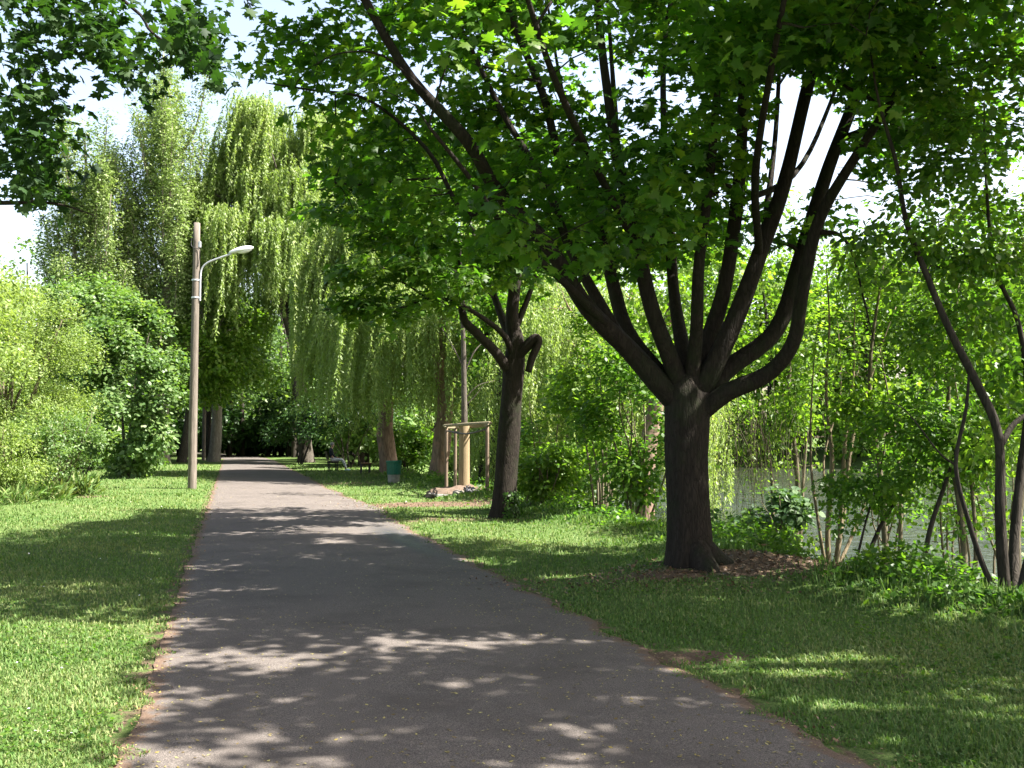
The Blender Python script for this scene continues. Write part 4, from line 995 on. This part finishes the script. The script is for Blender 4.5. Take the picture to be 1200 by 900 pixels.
# tree on the bank right of the frame
def right_tree():
    rng = np.random.default_rng(170); b = gz((8.4, 6.4, 0)); b[2] = -.2
    W = [trunk(b, (8.0, 6.2, 8.5), .24, .08, rng)]
    for e in ((4.4, 7.6, 5.4), (5.2, 4.6, 6.2), (6.5, 8.5, 7.0), (9.5, 7, 8), (5.5, 6.4, 7.5), (3.6, 9.6, 5.9)):
        s = np.array((8.3, 6.3, 3.4)); e = np.array(e); W.append((np.array([s, s + (e - s) * .5 + [0, 0, .5], e]), np.array([.09, .06, .02]), 8, 4, .05, 0))
    C = lobed(rng, (6.4, 6.4, 7.4), (4.0, 4.0, 3.2), 26, 1900, .28, shell=.3)
    C = C[(C[:, 2] > 4.3)]; C = C[~in_sun(C, rng)]
    px, py = proj(C); C = C[~((px < 1120) & (py > -10) & (px > 0)) & ~((py > 70) & (px < 1215))]
    plant('maple_tree', 'maple whose outer leaves reach in at the upper right corner', 'tree', b, W, C, 13, .34, .135, MAPLE, M_MAPLE, B_MAPLE, 170, axis=np.array([7, 6.4, 5.]), twig_n=500, tr=(.02, .005), up=.9, out=.15, rnd=.5, flat=.5)
right_tree()

# ground cover on the bank
rng = np.random.default_rng(180)
n = 70000
t = rng.uniform(0, 1, n); y = (4.2 ** -.4 + t * (42.0 ** -.4 - 4.2 ** -.4)) ** (-1 / .4)
d = rng.normal(.9, .75, n); d = np.where(rng.uniform(0, 1, n) < .25, rng.uniform(-.6, 3.2, n), d)
x = d + bank_u(y) - .52 - .2745 * y
nz = np.sin(x * 2.3 + y) * np.sin(y * 1.7 - x) + .5 * np.sin(y * 5 + x * 3)
H = np.clip(.20 + .20 * nz + .10 * d, .03, .42) * np.clip((d + .9) / 1.0, .1, 1)
z = hgt(x, y) + H * rng.uniform(0, 1, n) ** .7
ok = (z > WATER - .05) & (np.hypot(x - 2.9, y - 11.8) > 1.0)
pos = np.stack([x, y, z], 1)[ok]; n = len(pos)
tn = np.clip(rng.normal(.45, .22, n) + .2 * np.sin(pos[:, 0] * 1.1) * np.sin(pos[:, 1] * .9), 0, 1)
o = build_leaves('ground_cover', OVAL, pos, rng.normal(0, .5, (n, 3)) + [0, 0, .9], rng.normal(0, 1, (n, 3)), rng.uniform(.035, .085, n) * (1 + .012 * pos[:, 1]), tn, M_BANK, None)
tag(o, 'leafy green undergrowth covering the bank between lawn and water', 'undergrowth', kind='stuff')
n = 17000
t = rng.uniform(0, 1, n); y = 6.0 * (40 / 6.0) ** t
d = rng.normal(.5, .6, n); x = d + bank_u(y) - .52 - .2745 * y
pos = np.stack([x, y, hgt(x, y) - .01], 1); ok = (pos[:, 2] > WATER) & (np.hypot(x - 2.9, y - 11.8) > .9); pos = pos[ok]; n = len(pos)
o = build_leaves('tall_grass', T_leaf(.07, .01), pos, rng.normal(0, 1, (n, 3)) * [1, 1, .2], rng.normal(0, .35, (n, 3)) + [0, 0, 1], rng.uniform(.07, .22, n), rng.uniform(.1, .7, n), M_GRASS, None)
tag(o, 'unmown tall grass along the top of the bank', 'tall grass', kind='stuff')

# flowers near the big maple
def flower(px, py, Y, col, lab, s=.045, h=.3):
    p = P(px, py, Y); g = gz(p); r = empty('flower', g, lab, 'flower')
    t = Tubes(); t.add([g - [0, 0, .02], (g + p) / 2 + [.01, 0, 0], p], [.004, .003, .003], 5, 3)
    o = t.build('stem', M_STEMG, None, loc=g); o.parent = r; o.location = (0, 0, 0)
    rng = np.random.default_rng(int(px)); n = 9
    a = np.arange(n) / n * 6.28
    tip = np.stack([np.cos(a), np.sin(a), np.full(n, .5)], 1)
    nr = np.stack([-np.cos(a) * .6, -np.sin(a) * .6, np.full(n, 1.)], 1)
    o = build_leaves('petals', OVAL, np.repeat(p[None], n, 0), nr, tip, np.full(n, s), np.ones(n), plain('petal', col, .5, var=.05), None, loc=g); o.parent = r; o.location = (0, 0, 0)
M_STEMG = plain('green_stem', (.06, .12, .03))
flower(900, 657, 12.6, (.75, .22, .03), 'small orange flower in the weeds right of the big maple trunk', .055)
flower(893, 641, 13.2, (.55, .22, .18), 'dull pink flower head beside the water behind the orange flower', .09)

exec_objects = True
# ---------------------------------------------------------------- hard objects
def prim(fn):
    import bmesh
    bm = bmesh.new(); fn(bm); return bm
import bmesh
from mathutils import Matrix
def box(bm, c, s, rot=None, bev=0.0):
    r = bmesh.ops.create_cube(bm, size=1)
    M_ = Matrix.Translation(c) @ (rot.to_4x4() if rot else Matrix()) @ Matrix.Diagonal((s[0], s[1], s[2], 1))
    bmesh.ops.transform(bm, matrix=M_, verts=r['verts'])
    if bev:
        ed = list({e for v in r['verts'] for e in v.link_edges})
        bmesh.ops.bevel(bm, geom=ed, offset=bev, segments=2, affect='EDGES')
def cyl(bm, a, b, r0, r1=None, seg=14, cap=True):
    a = Vector(a); b = Vector(b); r1 = r0 if r1 is None else r1
    d = b - a; q = d.to_track_quat('Z', 'Y').to_matrix().to_4x4()
    bmesh.ops.create_cone(bm, cap_ends=cap, segments=seg, radius1=r0, radius2=r1, depth=d.length, matrix=Matrix.Translation((a + b) / 2) @ q)
def fin(name, bm, mat, parent=None, smooth=True):
    me = bpy.data.meshes.new(name); bm.normal_update(); bm.to_mesh(me); bm.free(); me.materials.append(mat)
    if smooth:
        for p in me.polygons: p.use_smooth = True
        try: me.set_sharp_from_angle(angle=R(35))
        except Exception: pass
    o = bpy.data.objects.new(name, me); COL.objects.link(o)
    if parent: o.parent = parent
    return o
def lathe(bm, prof, seg=24, c=(0, 0, 0)):
    rings = []
    for r, z in prof:
        rings.append([bm.verts.new((c[0] + r * math.cos(t * 2 * math.pi / seg), c[1] + r * math.sin(t * 2 * math.pi / seg), c[2] + z)) for t in range(seg)])
    for a, b in zip(rings, rings[1:]):
        for t in range(seg): bm.faces.new((a[t], a[(t + 1) % seg], b[(t + 1) % seg], b[t]))

M_POLE = bark_mat('pole_timber', (.075, .062, .05), (.25, .215, .18), 16, .5, stretch=.05)
M_METAL = plain('lamp_metal', (.50, .52, .54), .45, .5)
M_HEAD = plain('lamp_head_paint', (.72, .73, .74), .4, 0, .05)
M_GLASS = plain('lamp_lens', (.62, .64, .62), .15, 0, .05, spec=.6)
M_BLACK = plain('black_fitting', (.03, .03, .03), .5)
def lamp(px, py, label, H=8.3):
    b = G(px, py, .02); b = gz(b)
    r = empty('street_lamp', b, label, 'street lamp')
    t = Tubes(); t.add([(0, 0, -.2), (0, 0, 2), (.01, 0, 5), (.02, 0, H)], [.135, .128, .115, .10], 16, 5, .015, 2); t.add([(.02, 0, H), (.02, 0, H + .015)], [.10, .06], 16, 1)
    t.build('pole', M_POLE, r)
    a = Tubes(); a.add([(.16, -.02, 5.85), (.16, -.02, 6.55), (.20, -.02, 6.85), (.38, -.02, 7.05), (.75, -.02, 7.2), (1.12, -.02, 7.33)], [.028] * 6, 10, 6)
    a.build('arm', M_METAL, r)
    for z in (5.95, 6.5):
        bm = bmesh.new(); box(bm, (.12, -.02, z), (.10, .06, .05), bev=.008)
        lathe(bm, [(.118, -.025), (.126, -.02), (.126, .02), (.118, .025)], 20, (.012, 0, z))
        fin('bracket', bm, M_METAL, r)
    h = bmesh.new(); bmesh.ops.create_uvsphere(h, u_segments=20, v_segments=12, radius=1)
    for v in h.verts:
        s = .62 + .38 * (1 - ((v.co.x - .25) ** 2) / 1.6)
        v.co = Vector((v.co.x * .40, v.co.y * .15 * s, max(v.co.z, -.35) * .10 * s + (0 if v.co.z < 0 else .01)))
    bmesh.ops.rotate(h, verts=h.verts, cent=(0, 0, 0), matrix=Matrix.Rotation(R(-13), 3, 'Y')); bmesh.ops.translate(h, verts=h.verts, vec=(1.42, -.02, 7.44))
    hd = fin('lamp_head', h, M_HEAD, r)
    g = bmesh.new(); bmesh.ops.create_uvsphere(g, u_segments=16, v_segments=8, radius=1)
    for v in g.verts: v.co = Vector((v.co.x * .24, v.co.y * .11, v.co.z * .07))
    bmesh.ops.rotate(g, verts=g.verts, cent=(0, 0, 0), matrix=Matrix.Rotation(R(-13), 3, 'Y')); bmesh.ops.translate(g, verts=g.verts, vec=(1.53, -.02, 7.42))
    fin('lens', g, M_GLASS, hd)
    bm = bmesh.new(); box(bm, (.13, -.03, 7.62), (.07, .10, .20), bev=.012)
    fin('junction_box', bm, M_METAL, r)
    c = Tubes(); c.add([(-.10, -.07, 7.9), (-.12, -.09, 7.6), (-.02, -.13, 7.5), (.12, -.10, 7.45), (.14, -.09, 7.2), (.10, -.1, 6.9)], [.012] * 6, 6, 4)
    c.build('cable', M_BLACK, r)
lamp(225, 573, 'wooden street lamp with a curved metal arm on the lawn left of the path')
b = at_px(239.5, 72)
r = empty('utility_pole', b, 'distant slim timber pole at the left path edge in front of the dark wood', 'pole')
t = Tubes(); t.add([(0, 0, -.2), (0, 0, 4), (0.02, 0, 7.8)], [.14, .12, .10], 12, 4, .02, 4); t.build('pole', M_POLE, r)
a = Tubes(); a.add([(.1, 0, 6.0), (.14, 0, 6.6), (.5, 0, 7.1), (1.0, 0, 7.3)], [.03] * 4, 8, 4); a.build('arm', M_METAL, r)

# litter bin
M_GREEN = plain('bin_green', (.012, .095, .062), .45, 0, .2, 14)
M_BING = plain('bin_concrete', (.20, .20, .17), .9, 0, .25, 9, .4)
b = gz(G(476 - 0, 568.5, .02)); b = gz((float(P(462.5, 560, 35)[0]) if False else float((462 - 600) / F * 35.5), 35.5, 0))
r = empty('litter_bin', b, 'green tapered litter bin with a grey lower half on the grass right of the path', 'litter bin')
bm = bmesh.new(); lathe(bm, [(0, .0), (.185, .0), (.20, .03), (.205, .10), (.225, .36), (.215, .36)], 28); fin('base', bm, M_BING, r)
bm = bmesh.new(); lathe(bm, [(.222, .30), (.232, .30), (.262, .72), (.255, .72), (.235, .5), (.22, .34), (.0, .34)], 28); fin('bin_body', bm, M_GREEN, r)
bm = bmesh.new(); lathe(bm, [(.250, .70), (.272, .70), (.280, .715), (.280, .76), (.268, .775), (.250, .77), (.250, .70)], 28); fin('rim', bm, M_GREEN, r)
bm = bmesh.new()
for k in range(16):
    a_ = k / 16 * 6.283; q = Matrix.Rotation(a_, 3, 'Z')
    box(bm, q @ Vector((.247, 0, .50)), (.010, .022, .36), q @ Matrix.Rotation(R(4), 3, 'Y'))
fin('ribs', bm, M_GREEN, r)

# benches
M_SLAT = plain('bench_wood', (.17, .10, .055), .75, 0, .3, 12)
M_IRON = plain('bench_iron', (.05, .05, .05), .5, .5)
def bench(name, label, loc, rz, L_=1.7, mat=None):
    r = empty(name, loc, label, 'bench'); r.rotation_euler = (0, 0, rz)
    bm = bmesh.new()
    for k in range(4): box(bm, (0, -.19 + .125 * k, .45), (L_, .105, .035), bev=.006)
    fin('seat', bm, mat or M_SLAT, r)
    bm = bmesh.new()
    for k in range(3): box(bm, (0, .27 + .035 * k, .60 + .14 * k), (L_, .032, .11), Matrix.Rotation(R(-14), 3, 'X'), bev=.006)
    fin('backrest', bm, mat or M_SLAT, r)
    for s in (-1, 1):
        bm = bmesh.new(); x_ = s * (L_ / 2 - .2)
        box(bm, (x_, -.17, .20), (.05, .06, .44), bev=.006); box(bm, (x_, .20, .20), (.05, .06, .44), bev=.006)
        box(bm, (x_, .02, .412), (.05, .46, .035), bev=.004); box(bm, (x_, .275, .66), (.05, .045, .52), Matrix.Rotation(R(-14), 3, 'X'), bev=.004)
        fin('leg', bm, M_IRON, r)
    return r
bA = gz((float((391 - 600) / F * 49.5), 49.5, 0))
bench('park_bench', 'dark bench with the seated person on it under the far willow', bA, R(90 + 14), 1.5, plain('dark_wood', (.06, .045, .03), .8))
bB = gz((float((429 - 600) / F * 45.5), 45.5, 0))
bench('park_bench', 'empty brown wooden bench left of the green litter bin', bB, R(90 + 10), 1.5)

# seated person
def skin(name, nodes, edges, mat, parent, sub=1, root_i=0):
    me = bpy.data.meshes.new(name); me.from_pydata([n[:3] for n in nodes], edges, [])
    o = bpy.data.objects.new(name, me); COL.objects.link(o); o.parent = parent
    m = o.modifiers.new('s', 'SKIN'); m.use_smooth_shade = True
    if not me.skin_vertices: me.skin_vertices.new()
    for i_, nd in enumerate(nodes):
        sv = me.skin_vertices[0].data[i_]; rr = nd[3]; sv.radius = rr if isinstance(rr, tuple) else (rr, rr); sv.use_root = i_ == root_i
    ss = o.modifiers.new('d', 'SUBSURF'); ss.levels = sub; ss.render_levels = sub
    me.materials.append(mat); return o
M_SKIN = plain('skin', (.42, .26, .19), .6); M_JACK = plain('dark_jacket', (.03, .032, .04), .85); M_TROU = plain('pale_trousers', (.60, .62, .68), .85, 0, .08)
M_HAIR = plain('grey_hair', (.25, .24, .23), .8); M_SHOE = plain('pale_shoe', (.45, .62, .66), .6)
def person():
    r = empty('person', bA + [.0, -.05, 0], 'person in dark jacket and pale trousers sitting in profile on the dark bench', 'person')
    r.rotation_euler = (0, 0, R(90 + 14))   # local -Y faces right/+X
    # local: -Y forward, X sideways
    nd = [(0, .04, .56, (.14, .11)), (0, .06, .75, (.13, .10)), (0, .09, .92, (.15, .10)), (0, .09, 1.05, (.11, .08)), (0, .06, 1.12, (.05, .05)), (0, .03, 1.17, (.055, .06)), (0, .02, 1.25, (.072, .09)), (0, .02, 1.33, (.06, .07))]
    ed = [(0, 1), (1, 2), (2, 3), (3, 4), (4, 5), (5, 6), (6, 7)]
    def ch(start, pts):
        j = start
        for p in pts: nd.append(p); ed.append((j, len(nd) - 1)); j = len(nd) - 1
        return j
    for s in (-1, 1):
        ch(0, [(s * .10, .0, .54, .085), (s * .12, -.24, .54, .075), (s * .12, -.44, .53, .058), (s * .12, -.55, .32, .050), (s * .12, -.62, .10, .036), (s * .12, -.64, .06, .035), (s * .125, -.74, .045, .032)])
        w = ch(3, [(s * .19, .08, 1.02, .05), (s * .23, .05, .84, .043), (s * .22, -.04, .70, .036), (s * .17, -.18, .66, .028), (s * .14, -.24, .64, .025)])
        for f, (dx_, l) in enumerate(((-.03, .075), (-.01, .085), (.01, .08), (.03, .065))):
            ch(w, [(s * .14 + dx_, -.24 - l * .5, .637, .009), (s * .14 + dx_, -.24 - l, .61, .008)])
        ch(w, [(s * .14 - s * .045, -.25, .64, .010), (s * .14 - s * .06, -.28, .625, .009)])
    bo = skin('body', nd, ed, M_SKIN, r, 1)
    # face parts kept in the body's outline: nose, ears
    bm = bmesh.new()
    bmesh.ops.create_cone(bm, cap_ends=True, segments=8, radius1=.018, radius2=.006, depth=.03, matrix=Matrix.Translation((0, -.075, 1.235)) @ Matrix.Rotation(R(90), 4, 'X'))
    fin('nose', bm, M_SKIN, r)
    j = [(0, .04, .56, (.155, .125)), (0, .06, .75, (.15, .12)), (0, .09, .92, (.17, .12)), (0, .09, 1.05, (.125, .095)), (0, .07, 1.10, (.07, .065))]; je = [(0, 1), (1, 2), (2, 3), (3, 4)]
    for s in (-1, 1):
        q = 3
        for p in [(s * .20, .08, 1.02, .062), (s * .24, .05, .84, .054), (s * .23, -.04, .70, .046), (s * .18, -.16, .665, .038)]: j.append(p); je.append((q, len(j) - 1)); q = len(j) - 1
    skin('jacket', j, je, M_JACK, r, 1)
    t = [(0, .04, .54, (.15, .11))]; te = []
    for s in (-1, 1):
        q = 0
        for p in [(s * .10, .0, .54, .10), (s * .12, -.24, .545, .09), (s * .12, -.45, .535, .074), (s * .12, -.56, .32, .064), (s * .12, -.63, .13, .052)]: t.append(p); te.append((q, len(t) - 1)); q = len(t) - 1
    skin('trousers', t, te, M_TROU, r, 1)
    for s in (-1, 1):
        bm = bmesh.new(); bmesh.ops.create_uvsphere(bm, u_segments=12, v_segments=8, radius=1)
        for v in bm.verts: v.co = Vector((s * .12 + v.co.x * .05, -.70 + v.co.y * .14, .05 + max(v.co.z, -.6) * .055))
        fin('shoe', bm, M_SHOE, r)
    bm = bmesh.new(); bmesh.ops.create_uvsphere(bm, u_segments=14, v_segments=10, radius=1)
    for v in bm.verts: v.co = Vector((v.co.x * .088, .045 + v.co.y * .105, 1.30 + v.co.z * .085))
    fin('hair', bm, M_HAIR, r)
person()

# tree guard with wrapped young tree
M_STAKE = bark_mat('stake_timber', (.09, .065, .045), (.25, .19, .14), 9, .3, stretch=.06)
M_RAIL = bark_mat('rail_timber', (.12, .10, .06), (.30, .26, .17), 9, .3, stretch=1.0)
M_WRAP = bark_mat('reed_wrap', (.15, .11, .06), (.36, .28, .17), 30, .5, stretch=.02)
Yg = 27.6
posts = [P(523, 540, 28.6), P(533.5, 540, 30.0), P(571, 540, 26.4)]
c0 = gz((float(P(544, 540, 28.0)[0]), 28.0, 0))
gr = empty('tree_guard', c0, 'three-post timber tree guard with top rails around the wrapped young tree', 'tree guard')
tops = []
for p in posts:
    g_ = gz((p[0], p[1], 0)); l = g_ - c0
    tb = Tubes(); tb.add([l - [0, 0, .2], l + [0, 0, .9], l + [0, 0, 1.86]], [.052, .048, .046], 12, 4, .03, 4); tb.add([l + [0, 0, 1.86], l + [0, 0, 1.872]], [.046, .03], 12, 1)
    tb.build('post', M_STAKE, gr); tops.append(l + [0, 0, 1.80])
for a_, b_, dz in ((0, 2, .085), (0, 1, .03), (1, 2, .03)):
    tb = Tubes(); A, B = tops[a_], tops[b_]; d = (B - A) / np.linalg.norm(B - A)
    A2 = A - d * .12 + [0, 0, dz]; B2 = B + d * .12 + [0, 0, dz]
    tb.add([A2 - d * .004, A2, (A2 + B2) / 2, B2, B2 + d * .004], [.01, .042, .045, .042, .01], 12, 2, .02, 3); tb.build('rail', M_RAIL, gr)
tb = Tubes()
tb.add([tops[0] - [0, 0, .06], (tops[0] + tops[2]) / 2 - [0, .0, .17], tops[2] - [0, 0, .06]], [.022, .022, .022], 7, 6); tb.add([tops[1] - [0, 0, .08], (tops[1] + tops[2]) / 2 - [0, 0, .15], tops[2] - [0, 0, .08]], [.02, .02, .02], 7, 6)
tb.build('tie_strap', M_BLACK, gr)
rg = np.random.default_rng(200)
tp = [c0, c0 + [0, 0, 1.0], c0 + [.0, 0, 2.1], P(543, 400, 28), P(541, 330, 28), P(540, 270, 28)]
sap = plant('young_tree', 'slender young tree with reed-wrapped lower trunk inside the timber guard', 'young tree', c0, [(np.array(tp), np.array([.10, .095, .085, .065, .05, .02]), 12, 4, .03, .0),
      (np.array([P(543, 440, 28), P(556, 412, 28), P(572, 396, 28.2)]), np.array([.03, .02, .008]), 6, 4, .03, 0), (np.array([P(543, 430, 28), P(530, 405, 28), P(518, 385, 28.2)]), np.array([.03, .02, .008]), 6, 4, .03, 0),
      (np.array([P(543, 470, 28), P(560, 452, 28), P(580, 446, 28.2)]), np.array([.02, .014, .006]), 6, 4, .03, 0), (np.array([P(543, 478, 28), P(556, 465, 28), P(566, 452, 28)]), np.array([.02, .014, .006]), 6, 4, .03, 0)],
      lobed(rg, P(541, 330, 28), (1.1, 1.1, 2.0), 12, 80, .3), 6, .3, .11, OVAL, M_MAPLE2, B_GREY, 201, twig_n=70, tr=(.02, .005))
wr = Tubes(); wr.add([(0, 0, .02), (0, 0, .9), (0, 0, 1.82), (0, 0, 1.84)], [.155, .15, .145, .10], 30, 4, .012, 5); wr.build('reed_wrap', M_WRAP, sap)
# mound and stones
M_SOIL = plain('mound_soil', (.12, .085, .06), .95, 0, .4, 8, .8)
M_STONE = plain('paving_stone', (.20, .185, .165), .9, 0, .25, 10, .4)
bm = bmesh.new(); bmesh.ops.create_uvsphere(bm, u_segments=28, v_segments=14, radius=1)
for v in bm.verts:
    k_ = 1 + .25 * mnoise.noise(v.co * 2.2); v.co = Vector((v.co.x * 1.05 * k_, v.co.y * .85 * k_, v.co.z * .22 * (1 + .5 * mnoise.noise(v.co * 4))))
o = fin('soil_mound', bm, M_SOIL); o.location = (float(c0[0]) + .05, 27.7, float(c0[2]) - .02); tag(o, 'low mound of brown soil under the tree guard', 'soil mound')
for k_, (px, py, Y, sx, sy, sz, rz, lab) in enumerate(((522, 579, 27.0, .55, .35, .08, .2, 'broad pale flat stone on the left of the soil mound'), (537, 583, 26.6, .28, .25, .16, .9, 'small dark stone in the middle of the soil mound'),
                                           (555, 579, 26.8, .30, .26, .16, -.4, 'rough stone at the right of the mound, beside the wilted plant'), (509, 582, 27.2, .30, .2, .07, .5, 'thin flat stone at the left end of the mound'))):
    bm = bmesh.new(); bmesh.ops.create_icosphere(bm, subdivisions=3, radius=1)
    for v in bm.verts:
        q = Vector([max(-.8, min(.8, c)) for c in v.co]) * 1.2; q += Vector([mnoise.noise(v.co * 2 + Vector((k_, a2, 0))) * .18 for a2 in range(3)])
        v.co = Vector((q.x * sx * .5, q.y * sy * .5, q.z * sz * .5))
    o = fin('stone', bm, M_STONE); p = P(px, py, Y); o.location = (float(p[0]), Y, .10 + sz * .1 + (.05 if 0 < k_ < 3 else 0)); o.rotation_euler = (R(6), R(-7 + 4 * k_), rz); tag(o, lab, 'stone', 'stones on the soil mound')
pw = np.array([float(P(549, 575, 26.5)[0]), 26.5, .10])
rg = np.random.default_rng(210); n = 60
o = build_leaves('wilted_plant', OVAL, pw + rg.normal(0, 1, (n, 3)) * [.045, .045, .05] + [0, 0, .16], rg.normal(0, 1, (n, 3)), rg.normal(0, .5, (n, 3)) - [0, 0, .3], rg.uniform(.07, .11, n), rg.uniform(0, 1, n), leaf_mat('wilted', (.09, .09, .09), (.14, .14, .16), (.22, .22, .25), .2, (1, 1, 1)), None, loc=pw)
tag(o, 'small wilted greyish plant on the mound in front of the wrapped trunk', 'plant')
# stones along the broken path edge
n = 700; rg = np.random.default_rng(220)
y = rg.normal(16, 2.0, n); u = 3.4 + .04 * (15 - y) + rg.normal(0, .15, n); x = u - .52 - .2745 * y
vv = np.array([(-.5, -.5, 0), (.5, -.4, 0), (.4, .5, 0), (-.5, .4, 0), (0, .05, .45)], float); ff = np.array([(0, 1, 4), (1, 2, 4), (2, 3, 4), (3, 0, 4)])
o = build_leaves('loose_gravel', (vv, ff), np.stack([x, y, np.full(n, .004)], 1), np.tile([0, 0, 1.], (n, 1)), rg.normal(0, 1, (n, 3)) * [1, 1, 0], rg.uniform(.008, .03, n), rg.uniform(0, 1, n), plain('gravel', (.13, .125, .12), .9, 0, .5, 3), None)
tag(o, 'dark loose gravel along the broken right edge of the path', 'gravel', kind='stuff')

# ---------------------------------------------------------------- camera, light, sky
cam = bpy.data.cameras.new('camera'); co = bpy.data.objects.new('camera', cam); COL.objects.link(co)
cam.sensor_width = 36; cam.lens = 36; cam.clip_end = 3000; cam.clip_start = .05
co.location = (0, 0, CAMZ); co.rotation_euler = (math.pi / 2 + TH, 0, 0); sc.camera = co
sun = bpy.data.lights.new('sun', 'SUN'); sun.energy = 5.0; sun.angle = R(.53); sun.color = (1, .955, .88)
so = bpy.data.objects.new('sun', sun); COL.objects.link(so); so.rotation_euler = sd.to_track_quat('Z', 'Y').to_euler(); so.location = (0, 0, 30)
w = bpy.data.worlds.new('World'); sc.world = w; w.use_nodes = True
nt = w.node_tree; nt.nodes.clear()
sky = nt.nodes.new('ShaderNodeTexSky'); sky.sky_type = 'NISHITA'; sky.sun_disc = False; sky.sun_elevation = EL; sky.sun_rotation = AZ
sky.dust_density = 4.0; sky.air_density = 1.0; sky.ozone_density = 1.0
bg = nt.nodes.new('ShaderNodeBackground'); bg.inputs[1].default_value = .055
wo = nt.nodes.new('ShaderNodeOutputWorld'); tcw = nt.nodes.new('ShaderNodeTexCoord'); sx = nt.nodes.new('ShaderNodeSeparateXYZ'); nt.links.new(tcw.outputs['Generated'], sx.inputs[0])
hz = ramp(nt, sx.outputs[2], [(.0, (2.5, 2.2, 1.9)), (.38, (2.15, 1.92, 1.75)), (.62, (.80, .80, .82)), (1.0, (.65, .65, .7))])
skc = mixc(nt, 1.0, sky.outputs[0], hz, 'MULTIPLY')
nt.links.new(skc, bg.inputs[0]); nt.links.new(bg.outputs[0], wo.inputs[0])
vs = sc.view_settings; vs.view_transform = 'Standard'; vs.look = 'None'; vs.gamma = 1; vs.exposure = 2.3
sc.cycles.max_bounces = 8; sc.cycles.diffuse_bounces = 4; sc.cycles.transmission_bounces = 4; sc.cycles.transparent_max_bounces = 4
sc.cycles.use_denoising = True
